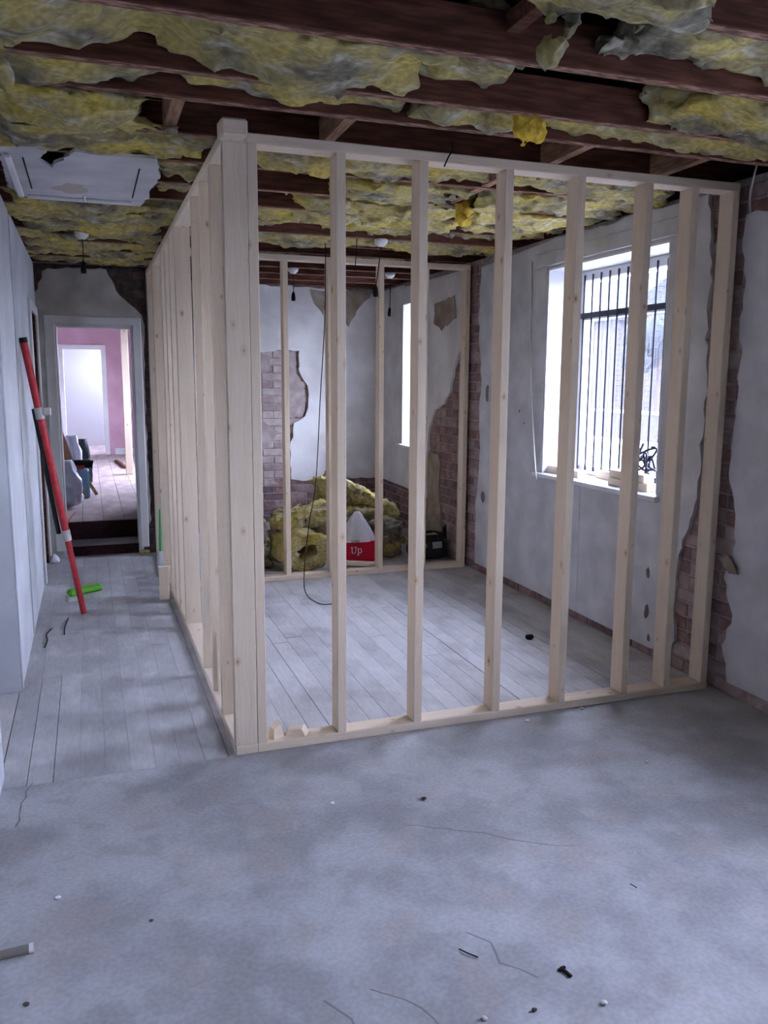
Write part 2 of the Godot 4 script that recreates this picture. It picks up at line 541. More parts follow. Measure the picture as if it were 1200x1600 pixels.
# loose wool: rounded boxes (centre, half size, turn in degrees, hollow) melted together
func fluff(parts: Array, dirt: float, sd: int, rough := 1.0, cell := 0.018) -> ArrayMesh:
	var lo := Vector3.INF
	var hi := -Vector3.INF
	var bs := []
	for q in parts:
		var r: float = q[1].length() + 0.05
		lo = lo.min(q[0] - Vector3.ONE * r)
		hi = hi.max(q[0] + Vector3.ONE * r)
		bs.append(Basis.from_euler(q[2] * (PI / 180.0)).transposed())
	lo.y = maxf(lo.y, -0.01)
	var n := Vector3i(((hi - lo) / cell).ceil()) + Vector3i(2, 2, 2)
	var val := PackedFloat32Array()
	val.resize(n.x * n.y * n.z)
	var at := 0
	for k in n.z:
		for j in n.y:
			for i in n.x:
				var p := lo + Vector3(i, j, k) * cell
				var d := 1.0
				for e in parts.size():
					var q = parts[e]
					var l: Vector3 = bs[e] * (p - q[0])
					var v: float
					if q.size() > 3:      # a sheet folded round into a roll along its own z
						var h: Vector3 = q[1]
						v = absf(Vector2(l.x / h.x, l.y / h.y).length() - 0.72) * minf(h.x, h.y) - q[3]
						v = maxf(v, absf(l.z) - h.z)
					else:
						var h: Vector3 = l.abs() - q[1] + Vector3.ONE * 0.04
						v = h.max(Vector3.ZERO).length() + minf(maxf(h.x, maxf(h.y, h.z)), 0.0) - 0.04
					var hh := clampf(0.5 + 0.5 * (d - v) / 0.03, 0, 1)
					d = lerpf(d, v, hh) - 0.03 * hh * (1 - hh)
				if d < 0.12:
					d += (nz.get_noise_3d(p.x * 1.2 + sd * 3.0, p.y * 1.2, p.z * 1.2) * 0.05 + nf.get_noise_3d(p.x * 1.2, p.y * 1.2 + sd, p.z * 1.2) * 0.035) * rough
				d = maxf(d, 0.004 - p.y)
				val[at] = d
				at += 1
	return nets(lo, n, cell, val, func(p): return wool_tint(p, dirt, sd * 5.0))

# ------------------------------------------------------------------ bricks
var brick_mesh := {}
# courses on the plane (o; U along, V up, N outwards), only where shown.call(u, v) holds at one of the brick's probes
func bricks(parent: Node, o: Vector3, U: Vector3, N: Vector3, u0: float, u1: float, v0: float, v1: float, shown: Callable, tones: Array) -> int:
	var made := 0
	var turn := Basis(U, Vector3.UP, U.cross(Vector3.UP))
	for c in range(int(v0 / 0.075), int(v1 / 0.075) + 1):
		var header := c % 4 == 3
		var len := 0.1125 if header else 0.225
		var start := floorf(u0 / len) * len + (0.0 if header or c % 2 == 0 else 0.1125)
		var u := start - len
		while u < u1:
			var mid := Vector2(u + len * 0.5, c * 0.075 + 0.0375)
			var vis := false
			for du in [-0.48, 0.0, 0.48]:
				for dv in [-0.03, 0.03]:
					if not vis and mid.x + du * len >= u0 and mid.x + du * len <= u1 and shown.call(mid.x + du * len, mid.y + dv):
						vis = true
			if vis:
				var a := maxf(u, u0)
				var b := minf(u + len, u1)
				if b - a > 0.03:
					var key := "%.3f" % snappedf(b - a, 0.005)
					if not brick_mesh.has(key):
						brick_mesh[key] = box(Vector3(snappedf(b - a, 0.005) - 0.011, 0.064, 0.05), 0.004)
					var w := put(brick_mesh[key], "brick", M["brick_%d" % tones[rng.randi() % tones.size()]], parent)
					w.basis = turn * Basis.from_euler(Vector3(rng.randf_range(-0.02, 0.02), rng.randf_range(-0.008, 0.008), rng.randf_range(-0.008, 0.008)))
					w.position = o + U * (a + b) * 0.5 + Vector3.UP * mid.y + N * (-0.025 + rng.randf_range(-0.003, 0.003))
					made += 1
			u += len
	return made

# ------------------------------------------------------------------ the scene
func _ready() -> void:
	rng.seed = 20240511
	nz = noise(5.5, 3, 5)
	nf = noise(17.0, 3, 6)
	# camera
	var cam := Camera3D.new()
	cam.name = "camera"
	add_child(cam)
	var cx := Vector3(0.9434, 0.0051, 0.3317)
	var cy := Vector3(0.0470, 0.9876, -0.1488)
	var cz := Vector3(-0.3283, 0.1560, 0.9316)
	cam.transform = Transform3D(Basis(cx.normalized(), cy.normalized(), cz.normalized()).orthonormalized(), Vector3(-0.4969, 1.5079, 3.1971))
	cam.fov = 2.0 * rad_to_deg(atan(800.0 / 1300.0))
	cam.near = 0.05
	cam.far = 300.0
	cam.current = true
	# overcast sky and exposure
	var sky_mat := ProceduralSkyMaterial.new()
	sky_mat.sky_top_color = Color(0.81, 0.85, 1.0)
	sky_mat.sky_horizon_color = Color(0.85, 0.885, 1.0)
	sky_mat.ground_bottom_color = Color(0.42, 0.43, 0.45)
	sky_mat.ground_horizon_color = Color(0.5, 0.52, 0.55)
	sky_mat.sun_angle_max = 1.0
	var env := Environment.new()
	env.background_mode = Environment.BG_SKY
	env.sky = Sky.new()
	env.sky.sky_material = sky_mat
	env.background_energy_multiplier = 5.0
	env.ambient_light_source = Environment.AMBIENT_SOURCE_SKY
	env.tonemap_mode = Environment.TONE_MAPPER_LINEAR
	env.tonemap_exposure = 13.6
	env.sdfgi_enabled = true
	env.ssao_enabled = true
	env.ssil_enabled = true
	var we := WorldEnvironment.new()
	we.name = "world_environment"
	we.environment = env
	add_child(we)

	make_materials()
	build_floor()
	build_right_wall()
	build_other_walls()
	build_far_room()
	build_ceiling()
	build_outside()
	build_partitions()
	build_insulation()
	build_pile()
	build_hall_things()
	build_fittings()
	build_sill_things()
	build_debris()

func build_floor() -> void:
	var f := struct("floor")
	slab("ground_slab", M.dirt, f, Vector3(-2.6, -0.25, -5.4), Vector3(2.75, -0.024, 0.0), 0.0)
	slab("concrete_slab", M.concrete, f, Vector3(-2.6, -0.25, 0.0), Vector3(2.75, 0.0, 5.2), 0.0)
	# boards run away from the camera, butted end to end at random
	var w := 0.0945
	var x := -0.881
	var meshes := {}
	while x < 2.385:
		var cuts := [0.0]
		var c := rng.randf_range(0.9, 2.8)
		while c < 4.6:
			cuts.append(-c)
			c += rng.randf_range(1.6, 3.0)
		cuts.append(-5.1)
		for i in cuts.size() - 1:
			var gap: float = 0.0005 if rng.randf() < 0.75 else rng.randf_range(0.002, 0.005)
			var l: float = cuts[i] - cuts[i + 1] - 0.003
			put(box(Vector3(w - gap, 0.022, l), 0.0007, 2), "floorboard", M["board_%d" % (rng.randi() % 3 if x > -0.04 else 3 + rng.randi() % 2)], f, Vector3(x + w * 0.5, -0.011 - rng.randf_range(0.0, 0.0015), (cuts[i] + cuts[i + 1]) * 0.5))  # hallway side takes the darker tones with its shade painted in
		x += w
	slab("floor_sheet", M.board_2, f, Vector3(-2.4, -0.02, -5.1), Vector3(-0.884, -0.002, 0.0), 0.0)
	# cracks in the concrete: shallow ragged grooves filled with dirt
	for q in [[[Vector2(0.42, 1.30), Vector2(0.47, 1.36), Vector2(0.45, 1.44), Vector2(0.52, 1.52)], 0.004], [[Vector2(0.46, 0.72), Vector2(0.66, 0.83), Vector2(0.84, 0.98), Vector2(0.95, 1.02)], 0.003],
			[[Vector2(-0.02, 1.42), Vector2(0.03, 1.50), Vector2(0.02, 1.60), Vector2(0.06, 1.70)], 0.004], [[Vector2(0.10, 1.42), Vector2(0.20, 1.52), Vector2(0.22, 1.64)], 0.003], [[Vector2(-0.80, 0.30), Vector2(-0.78, 0.05), Vector2(-0.765, -0.02)], 0.005]]:
		var line := torn(q[0], 0.04, 0.008)
		var poly := PackedVector2Array()
		for p in line:
			poly.append(p + Vector2(q[1] * rng.randf_range(0.3, 1.0), 0))
		line.reverse()
		for p in line:
			poly.append(p - Vector2(q[1] * rng.randf_range(0.3, 1.0), 0))
		put(plate(poly, Vector3(0, -0.0004, 0), Vector3.RIGHT, Vector3(0, 0, 1), Vector3.UP, 0.001), "crack", M.crack, f)

func wall_piece(w: Node3D, called: String, m: Material, pts: Array, at_x := RX, t := 0.02) -> void:
	# polygon in (z, y) on the right-hand wall, facing the room
	put(plate(PackedVector2Array(pts), Vector3(at_x + t, 0, 0), Vector3(0, 0, 1), Vector3.UP, Vector3.LEFT, t), called, m, w)

func build_right_wall() -> void:
	var w := struct("wall_right")
	var xb := RX + 0.028
	var xo := 2.72
	var wins := [[-4.40, -3.75], [-1.72, -0.50], [1.45, 2.35]]
	var z := -5.4
	for q in wins:
		slab("masonry", M.mortar, w, Vector3(xb, -0.2, z), Vector3(xo, JB, q[0]), 0.0)
		slab("masonry", M.mortar, w, Vector3(xb, -0.2, q[0]), Vector3(xo, 0.875, q[1]), 0.0)
		slab("masonry", M.mortar, w, Vector3(xb, 2.24, q[0]), Vector3(xo, JB, q[1]), 0.0)
		z = q[1]
	slab("masonry", M.mortar, w, Vector3(xb, -0.2, z), Vector3(xo, JB, 5.2), 0.0)
	# torn outlines of the plaster, in (z, y)
	var strip_l := [Vector2(-0.235, 2.40), Vector2(-0.225, 2.32), Vector2(-0.20, 2.12), Vector2(-0.186, 1.99), Vector2(-0.19, 1.72), Vector2(-0.162, 1.5), Vector2(-0.18, 1.2), Vector2(-0.177, 0.93), Vector2(-0.27, 0.70), Vector2(-0.309, 0.5), Vector2(-0.325, 0.32), Vector2(-0.29, 0.16), Vector2(-0.36, 0.065)]
	var strip_r := [Vector2(0.02, 2.26), Vector2(0.016, 2.10), Vector2(0.045, 1.97), Vector2(0.03, 1.80), Vector2(0.053, 1.62), Vector2(0.035, 1.35), Vector2(0.02, 1.08), Vector2(0.085, 0.93), Vector2(0.10, 0.72), Vector2(0.05, 0.58), Vector2(0.075, 0.50), Vector2(0.115, 0.41), Vector2(0.062, 0.24), Vector2(0.108, 0.07)]
	var far_l := [Vector2(-2.72, 0.07), Vector2(-2.715, 0.17), Vector2(-2.73, 0.48), Vector2(-2.69, 0.75), Vector2(-2.665, 0.99), Vector2(-2.70, 1.25), Vector2(-2.668, 1.48), Vector2(-2.739, 1.97), Vector2(-2.715, 2.36)]
	var beyond := [Vector2(-2.999, 2.38), Vector2(-2.996, 1.988), Vector2(-3.036, 1.789), Vector2(-3.155, 1.664), Vector2(-3.237, 1.482), Vector2(-3.299, 1.375), Vector2(-3.391, 1.319), Vector2(-3.572, 1.259), Vector2(-3.684, 1.142), Vector2(-3.738, 0.967)]
	var low := [Vector2(-3.75, 0.87), Vector2(-3.52, 0.88), Vector2(-3.45, 0.79), Vector2(-3.50, 0.59), Vector2(-3.44, 0.34), Vector2(-3.40, 0.10), Vector2(-3.75, 0.10)]
	# plaster
	var a := torn(far_l, 0.05, 0.012)
	a.append_array([Vector2(-1.72, 2.405), Vector2(-1.72, 0.068)])
	wall_piece(w, "plaster", M.plaster, a)
	var top := torn([Vector2(-0.50, 2.40), Vector2(-1.72, 2.405)], 0.08, 0.012)
	top.append_array([Vector2(-1.72, 2.23), Vector2(-0.50, 2.23)])
	wall_piece(w, "plaster", M.plaster, top)
	wall_piece(w, "plaster", M.plaster, [Vector2(-1.72, 0.87), Vector2(-1.72, 0.068), Vector2(-1.231, 0.062), Vector2(-1.243, 0.87)])
	wall_piece(w, "plaster", M.plaster, [Vector2(-1.237, 0.87), Vector2(-1.225, 0.062), Vector2(-0.50, 0.055), Vector2(-0.50, 0.87)])
	var d := torn(strip_l, 0.04, 0.014)
	d.append_array([Vector2(-0.50, 0.055), Vector2(-0.50, 2.40)])
	wall_piece(w, "plaster", M.plaster, d)
	var e := torn(strip_r, 0.04, 0.012)
	e.append(Vector2(1.45, 0.075))
	e.append_array(torn([Vector2(1.45, 2.27), Vector2(0.02, 2.26)], 0.06, 0.012).slice(0, -1))
	wall_piece(w, "plaster", M.plaster, e)
	for q in [[1.45, 2.35]]:
		wall_piece(w, "plaster", M.plaster, [Vector2(q[0], 2.23), Vector2(q[1], 2.23), Vector2(q[1], 2.40), Vector2(q[0], 2.40)])
		wall_piece(w, "plaster", M.plaster, [Vector2(q[0], 0.07), Vector2(q[1], 0.07), Vector2(q[1], 0.87), Vector2(q[0], 0.87)])
	wall_piece(w, "plaster", M.plaster, [Vector2(2.35, 0.0), Vector2(5.0, 0.0), Vector2(5.0, 2.43), Vector2(2.35, 2.43)])
	# beyond the far partition
	var g := torn(beyond, 0.05, 0.012)
	g.append_array([Vector2(-3.75, 0.87), Vector2(-3.75, 2.38)])
	wall_piece(w, "plaster", M.wallpaper, g)
	wall_piece(w, "plaster", M.wallpaper, [Vector2(-4.40, 2.23), Vector2(-3.75, 2.23), Vector2(-3.75, 2.38), Vector2(-4.40, 2.38)])
	wall_piece(w, "plaster", M.wallpaper, [Vector2(-5.05, 0.50), Vector2(-4.40, 0.49), Vector2(-4.40, 2.40), Vector2(-5.05, 2.40)])
	wall_piece(w, "plaster", M.wallpaper, [Vector2(-4.40, 0.49), Vector2(-3.75, 0.46), Vector2(-3.75, 0.87), Vector2(-4.40, 0.87)])
	wall_piece(w, "undercoat", M.undercoat, torn(low, 0.06, 0.012), RX + 0.008, 0.014)
	wall_piece(w, "render_patch", M.undercoat, torn([Vector2(-3.62, 2.16), Vector2(-3.2, 2.20), Vector2(-3.16, 2.02), Vector2(-3.45, 1.94), Vector2(-3.62, 2.0), Vector2(-3.62, 2.16)], 0.06, 0.012).slice(0, -1), RX - 0.004, 0.01)
	# loose plaster flap that has peeled off below the middle
	put(plate(PackedVector2Array([Vector2(0.025, 0.668), Vector2(0.091, 0.695), Vector2(0.175, 0.622), Vector2(0.11, 0.612)]), Vector3(RX - 0.008, 0, 0), Vector3(-0.15, 0, 0.99).normalized(), Vector3.UP, Vector3(-0.99, 0, -0.15).normalized(), 0.008), "plaster_flap", M.undercoat, w)
	for q in [[-0.535, 0.47, 0.018, 0.035], [-0.53, 0.25, 0.022, 0.045], [-0.50, 0.11, 0.016, 0.03], [-2.56, 1.42, 0.03, 0.10], [-2.60, 0.62, 0.035, 0.05], [-2.05, 1.30, 0.012, 0.012], [-1.98, 1.22, 0.010, 0.010]]:
		var blob := []
		for k in 9:
			var an := TAU * k / 9.0
			blob.append(Vector2(q[0] + cos(an) * q[2] * rng.randf_range(0.6, 1.1), q[1] + sin(an) * q[3] * rng.randf_range(0.6, 1.1)))
		wall_piece(w, "gouge", M.gouge, blob, RX - 0.0008, 0.002)
	slab("seam", M.charred, w, Vector3(RX + 0.010, 0.062, -1.246), Vector3(RX + 0.018, 0.87, -1.222), 0.0)
	# bricks where the plaster is gone; U runs along +z
	var Z := Vector3(0, 0, 1)
	var base := Vector3(RX + 0.021, 0, 0)
	var pl := PackedVector2Array(strip_l)
	var strip := PackedVector2Array(strip_l)
	strip.append(Vector2(0.13, 0.0))
	var sr := strip_r.duplicate()
	sr.reverse()
	strip.append_array(PackedVector2Array(sr))
	strip.append(Vector2(0.02, 2.43))
	var s_in := func(u, v): return Geometry2D.is_point_in_polygon(Vector2(u, v), strip)
	bricks(w, base, Z, Vector3.LEFT, -0.5, 0.35, 0.0, 2.35, s_in, [0, 1, 1, 2, 3, 6])
	bricks(w, base, Z, Vector3.LEFT, -2.95, -0.5, 0.0, 0.05, func(u, v): return true, [0, 2, 4, 4, 1])
	bricks(w, base, Z, Vector3.LEFT, 0.35, 1.1, 0.0, 0.05, func(u, v): return true, [4, 2, 4, 1])
	bricks(w, base, Z, Vector3.LEFT, 0.35, 1.0, 2.27, 2.35, func(u, v): return true, [4, 2, 4, 1])
	var bp := PackedVector2Array(beyond)
	bp.append_array(PackedVector2Array([Vector2(-3.75, 0.90), Vector2(-3.75, 0.0), Vector2(-2.70, 0.0), Vector2(-2.66, 1.0), Vector2(-2.68, 1.5), Vector2(-2.72, 2.38)]))
	var b_in := func(u, v): return Geometry2D.is_point_in_polygon(Vector2(u, v), bp)
	bricks(w, base, Z, Vector3.LEFT, -3.75, -2.5, 0.0, 2.35, b_in, [0, 1, 1, 3, 2])
	bricks(w, base, Z, Vector3.LEFT, -5.05, -3.75, 0.075, 0.45, func(u, v): return v < 0.5, [2, 4, 4, 0])
	# lintel board over the barred window and the cable clipped beside it
	slab("lintel_board", M.plaster, w, Vector3(RX - 0.016, 2.245, -1.87), Vector3(RX, 2.335, -0.40), 0.004, 2)
	slab("cover_strip", M.plaster, w, Vector3(RX - 0.006, 0.90, -1.885), Vector3(RX, 2.245, -1.73), 0.002)
	build_window("window_1", -1.72, -0.50, true)
	build_window("window_2", -4.40, -3.75, false)
	build_window("window_3", 1.45, 2.35, false)

func build_window(called: String, z0: float, z1: float, barred: bool) -> void:
	var n := struct(called)
	var x0 := RX + 0.001
	var xf := 2.60
	var y0 := 0.905
	var y1 := 2.23
	slab("reveal", M.white_paint, n, Vector3(x0, y0, z0), Vector3(2.70, y1, z0 + 0.012), 0.001)
	slab("reveal", M.white_paint, n, Vector3(x0, y0, z1 - 0.012), Vector3(2.70, y1, z1), 0.001)
	slab("soffit", M.white_paint, n, Vector3(x0, y1 - 0.012, z0), Vector3(2.70, y1 + 0.008, z1), 0.001)
	slab("window_sill", M.white_paint, n, Vector3(RX - 0.035, 0.872, z0 - 0.075), Vector3(RX, 0.90, z1 + 0.03), 0.004, 2)
	slab("window_sill", M.white_paint, n, Vector3(RX, 0.872, z0 + 0.001), Vector3(2.70, 0.90, z1 - 0.001), 0.0, 2)
	# frame
	for zz in [z0 + 0.013, z1 - 0.063]:
		slab("frame", M.white_paint, n, Vector3(xf, 0.90, zz), Vector3(xf + 0.06, y1 - 0.013, zz + 0.05), 0.004)
	slab("frame", M.white_paint, n, Vector3(xf, y1 - 0.075, z0 + 0.06), Vector3(xf + 0.06, y1 - 0.013, z1 - 0.06), 0.004, 2)
	slab("frame", M.white_paint, n, Vector3(xf, 0.90, z0 + 0.06), Vector3(xf + 0.06, 0.955, z1 - 0.06), 0.004, 2)
	slab("transom", M.white_paint, n, Vector3(xf + 0.004, 1.905, z0 + 0.06), Vector3(xf + 0.06, 1.955, z1 - 0.06), 0.004, 2)
	var mid := (z0 + z1) * 0.5
	if z1 - z0 > 1.0:
		slab("mullion", M.white_paint, n, Vector3(xf + 0.003, 0.95, mid - 0.03), Vector3(xf + 0.06, y1 - 0.07, mid + 0.03), 0.004)
		for q in [[z0 + 0.06, mid - 0.03], [mid + 0.03, z1 - 0.06]]:
			for v in [[0.955, 1.905], [1.955, y1 - 0.075]]:
				slab("pane", M.glass, n, Vector3(xf + 0.03, v[0], q[0]), Vector3(xf + 0.034, v[1], q[1]), 0.0)
	else:
		for v in [[0.955, 1.905], [1.955, y1 - 0.075]]:
			slab("pane", M.glass, n, Vector3(xf + 0.03, v[0], z0 + 0.06), Vector3(xf + 0.034, v[1], z1 - 0.06), 0.0)
	if not barred:
		return
	var z := z0 + 0.08
	while z < z1 - 0.05:
		put(tube([Vector3(xf - 0.012, 0.93, z), Vector3(xf - 0.012, 2.19, z)], 0.0065, 8), "bar", M.steel, n)
		z += 0.093
	slab("cross_bar", M.steel, n, Vector3(xf - 0.016, 1.915, z0 + 0.014), Vector3(xf - 0.008, 1.95, z1 - 0.014), 0.001, 2)
	var st := S()
	var k := 0.0
	while k < 1.24:
		bbox(st, Vector3(2.685, 0.94 + k, (z0 + z1) * 0.5), Vector3(0.0022, 0.0022, z1 - z0 - 0.03), 0.0)
		k += 0.032
	k = 0.02
	while k < z1 - z0:
		bbox(st, Vector3(2.688, 1.56, z0 + k), Vector3(0.0022, 1.28, 0.0022), 0.0)
		k += 0.032
	var wm := put(st.commit(), "wire_mesh", M.steel, n)
	wm.set_meta("kind", "stuff")

func build_other_walls() -> void:
	# hallway's left-hand wall with two doorways
	var w := struct("wall_left")
	var x1 := LX - 0.12
	slab("wall_panel", M.left_wall, w, Vector3(x1, -0.1, -0.11), Vector3(LX, JB, 5.2), 0.004)
	slab("wall_panel", M.left_wall, w, Vector3(x1, -0.1, -3.38), Vector3(LX, JB, -1.04), 0.004)
	slab("wall_panel", M.left_wall, w, Vector3(x1, -0.1, -5.4), Vector3(LX, JB, -4.12), 0.004)
	slab("wall_panel", M.left_wall, w, Vector3(x1, 2.02, -4.12), Vector3(LX, JB, -3.38), 0.004)
	slab("wall_panel", M.left_wall, w, Vector3(x1, 2.25, -1.04), Vector3(LX, JB, -0.11), 0.004)
	slab("cover_bead", M.left_wall, w, Vector3(LX, 0.01, -2.02), Vector3(LX + 0.006, 2.40, -1.98), 0.002)
	slab("cover_bead", M.left_wall, w, Vector3(LX, 0.01, -1.075), Vector3(LX + 0.008, 2.40, -1.04), 0.002)
	var d2 := struct("door_2")
	slab("architrave", M.white_paint, d2, Vector3(LX, 0.0, -3.38), Vector3(LX + 0.018, 2.07, -3.31), 0.004)
	slab("architrave", M.white_paint, d2, Vector3(LX, 0.0, -4.19), Vector3(LX + 0.018, 2.07, -4.12), 0.004)
	slab("architrave", M.white_paint, d2, Vector3(LX, 2.0, -4.12), Vector3(LX + 0.018, 2.07, -3.38), 0.004)
	slab("lining", M.joist, d2, Vector3(x1 - 0.01, 0.0, -4.12), Vector3(LX, 2.02, -4.10), 0.002)
	slab("lining", M.joist, d2, Vector3(x1 - 0.01, 0.0, -3.40), Vector3(LX, 2.02, -3.38), 0.002)
	slab("lining", M.joist, d2, Vector3(x1 - 0.01, 2.0, -4.10), Vector3(LX, 2.02, -3.40), 0.002)
	# side rooms behind the left-hand wall
	var ws := struct("wall_side_room")
	slab("wall_panel", M.left_wall, ws, Vector3(-2.6, -0.1, -5.4), Vector3(-2.4, JB, 0.0), 0.0)
	slab("wall_panel", M.left_wall, ws, Vector3(-2.6, -0.1, 0.6), Vector3(-2.4, JB, 5.2), 0.0)
	slab("wall_panel", M.left_wall, ws, Vector3(-2.6, -0.1, 0.0), Vector3(-2.4, 1.4, 0.6), 0.0)
	slab("wall_panel", M.left_wall, ws, Vector3(-2.6, 2.1, 0.0), Vector3(-2.4, JB, 0.6), 0.0)
	var w5 := struct("window_5")  # unseen window, added to brighten the doorway jamb
	for q in [[0.0, 0.05], [0.55, 0.6]]:
		slab("frame", M.white_paint, w5, Vector3(-2.53, 1.4, q[0]), Vector3(-2.48, 2.1, q[1]), 0.003)
	for q in [[1.4, 1.45], [2.05, 2.1]]:
		slab("frame", M.white_paint, w5, Vector3(-2.528, q[0], 0.05), Vector3(-2.482, q[1], 0.55), 0.003, 2)
	slab("pane", M.glass, w5, Vector3(-2.507, 1.45, 0.05), Vector3(-2.503, 2.05, 0.55), 0.0)
	slab("wall_panel", M.left_wall, ws, Vector3(-2.4, -0.1, -2.3), Vector3(x1, JB, -2.2), 0.0)
	# behind the camera
	var wn := struct("wall_near")
	slab("wall_panel", M.left_wall, wn, Vector3(-2.6, -0.1, 5.0), Vector3(2.72, JB, 5.2), 0.0)
	# wall at the end of the hallway with its doorway
	var we := struct("wall_hall_end")
	var zf := -4.25
	slab("masonry", M.mortar_dark, we, Vector3(-1.0, -0.1, zf - 0.14), Vector3(-0.76, JB, zf - 0.018), 0.0)
	slab("masonry", M.mortar_dark, we, Vector3(-0.10, -0.1, zf - 0.14), Vector3(0.0, JB, zf - 0.018), 0.0)
	slab("masonry", M.mortar_dark, we, Vector3(-0.76, 1.97, zf - 0.14), Vector3(-0.10, JB, zf - 0.018), 0.0)
	var left := torn([Vector2(-0.76, 2.39), Vector2(-0.80, 2.36), Vector2(-0.845, 2.22)], 0.04, 0.01)
	left.append_array([Vector2(-0.869, 2.20), Vector2(-0.869, 0.0), Vector2(-0.76, 0.0)])
	plaster_end(we, left, zf)
	var over := torn([Vector2(-0.10, 2.10), Vector2(-0.22, 2.20), Vector2(-0.30, 2.36)], 0.04, 0.01)
	over.append_array(torn([Vector2(-0.31, 2.40), Vector2(-0.76, 2.39)], 0.05, 0.012))
	over.append_array([Vector2(-0.76, 1.97), Vector2(-0.10, 1.97)])
	plaster_end(we, over, zf)
	var right := torn([Vector2(-0.10, 2.10), Vector2(-0.05, 2.04), Vector2(-0.03, 1.95), Vector2(-0.04, 1.2), Vector2(-0.03, 0.30), Vector2(-0.07, 0.22)], 0.06, 0.008)
	right.append_array([Vector2(-0.10, 0.24)])
	plaster_end(we, right, zf)
	bricks(we, Vector3(0, 0, zf - 0.016), Vector3.RIGHT, Vector3(0, 0, 1), -0.34, -0.002, 2.1, 2.35, func(u, v): return true, [4, 7, 7])
	bricks(we, Vector3(0, 0, zf - 0.016), Vector3.RIGHT, Vector3(0, 0, 1), -0.10, -0.002, 0.0, 2.1, func(u, v): return u > -0.06 or v < 0.25, [4, 7, 7])
	var d1 := struct("door_1")
	for q in [[-0.76, -0.72], [-0.14, -0.10]]:
		slab("lining", M.white_paint, d1, Vector3(q[0], 0.0, zf - 0.16), Vector3(q[1], 1.97, zf), 0.004)
	slab("lining", M.white_paint, d1, Vector3(-0.72, 1.93, zf - 0.16), Vector3(-0.14, 1.97, zf), 0.004)
	for q in [[-0.815, -0.735], [-0.125, -0.055]]:
		slab("architrave", M.white_paint, d1, Vector3(q[0], 0.06, zf), Vector3(q[1], 2.02, zf + 0.02), 0.006)
	slab("architrave", M.white_paint, d1, Vector3(-0.815, 1.95, zf), Vector3(-0.055, 2.02, zf + 0.021), 0.006)
	# inner wall that closes the far room off
	var wi := struct("wall_inner")
	slab("masonry", M.mortar, wi, Vector3(0.0, -0.1, -5.4), Vector3(0.12, JB, -4.25), 0.0)
	# room's end wall
	var wb := struct("wall_back")
	var zb := -5.05
	slab("masonry", M.mortar, wb, Vector3(0.12, -0.2, zb - 0.30), Vector3(2.388, JB, zb - 0.028), 0.0)
	var edge := [Vector2(0.5, 1.775), Vector2(1.05, 1.77), Vector2(1.30, 1.80), Vector2(1.502, 1.797), Vector2(1.514, 1.642), Vector2(1.494, 1.614), Vector2(1.52, 1.57), Vector2(1.584, 1.453), Vector2(1.594, 1.373), Vector2(1.587, 1.232), Vector2(1.561, 1.139), Vector2(1.448, 1.082), Vector2(1.432, 1.015), Vector2(1.44, 0.931), Vector2(1.403, 0.887), Vector2(1.404, 0.66), Vector2(1.408, 0.509), Vector2(1.60, 0.49), Vector2(1.848, 0.501), Vector2(2.36, 0.505)]
	var pl := torn(edge, 0.05, 0.008)
	pl.append(Vector2(2.36, 2.40))
	pl.append_array(torn([Vector2(2.30, 2.40), Vector2(1.6, 2.42), Vector2(0.5, 2.41)], 0.06, 0.012))
	put(plate(PackedVector2Array(pl), Vector3(0, 0, zb - 0.018), Vector3.RIGHT, Vector3.UP, Vector3(0, 0, 1), 0.02), "plaster", M.wallpaper, wb)
	# bare undercoat in jagged tongues under the ceiling
	for q in [[Vector2(1.45, 2.35), Vector2(1.14, 2.20), Vector2(1.26, 2.10), Vector2(1.32, 2.22), Vector2(1.36, 2.40)], [Vector2(1.62, 2.40), Vector2(1.66, 2.26), Vector2(1.76, 2.14), Vector2(1.80, 2.38)], [Vector2(1.84, 2.40), Vector2(1.90, 2.2), Vector2(2.02, 2.04), Vector2(2.10, 2.2), Vector2(2.30, 2.40)]]:
		put(plate(PackedVector2Array(torn(q, 0.04, 0.012)), Vector3(0, 0, zb), Vector3.RIGHT, Vector3.UP, Vector3(0, 0, 1), 0.004), "undercoat", M.undercoat, wb)
	for q in [[Vector2(1.36, 1.74), Vector2(1.48, 1.75), Vector2(1.48, 1.55), Vector2(1.555, 1.43), Vector2(1.555, 1.20), Vector2(1.42, 1.13), Vector2(1.34, 1.22), Vector2(1.38, 1.45), Vector2(1.36, 1.74)], [Vector2(0.86, 1.74), Vector2(1.22, 1.745), Vector2(1.20, 1.60), Vector2(1.05, 1.52), Vector2(0.95, 1.36), Vector2(0.86, 1.40), Vector2(0.86, 1.74)], [Vector2(0.90, 1.05), Vector2(1.10, 1.12), Vector2(1.28, 1.0), Vector2(1.20, 0.84), Vector2(1.0, 0.80), Vector2(0.90, 1.05)]]:
		put(plate(PackedVector2Array(torn(q, 0.04, 0.014).slice(0, -1)), Vector3(0, 0, zb - 0.019), Vector3.RIGHT, Vector3.UP, Vector3(0, 0, 1), 0.003), "render_smear", M.smear, wb)
	var ep := PackedVector2Array(edge)
	ep.append_array(PackedVector2Array([Vector2(2.36, 0.0), Vector2(0.5, 0.0)]))
	bricks(wb, Vector3(0, 0, zb - 0.021), Vector3.RIGHT, Vector3(0, 0, 1), 0.80, 2.36, 0.075, 1.75, func(u, v): return v > 0.5 and Geometry2D.is_point_in_polygon(Vector2(u, v), ep), [5, 6, 6, 5, 3])
	bricks(wb, Vector3(0, 0, zb - 0.021), Vector3.RIGHT, Vector3(0, 0, 1), 0.80, 2.36, 0.075, 0.48, func(u, v): return v < 0.53, [0, 0, 2, 3, 4])

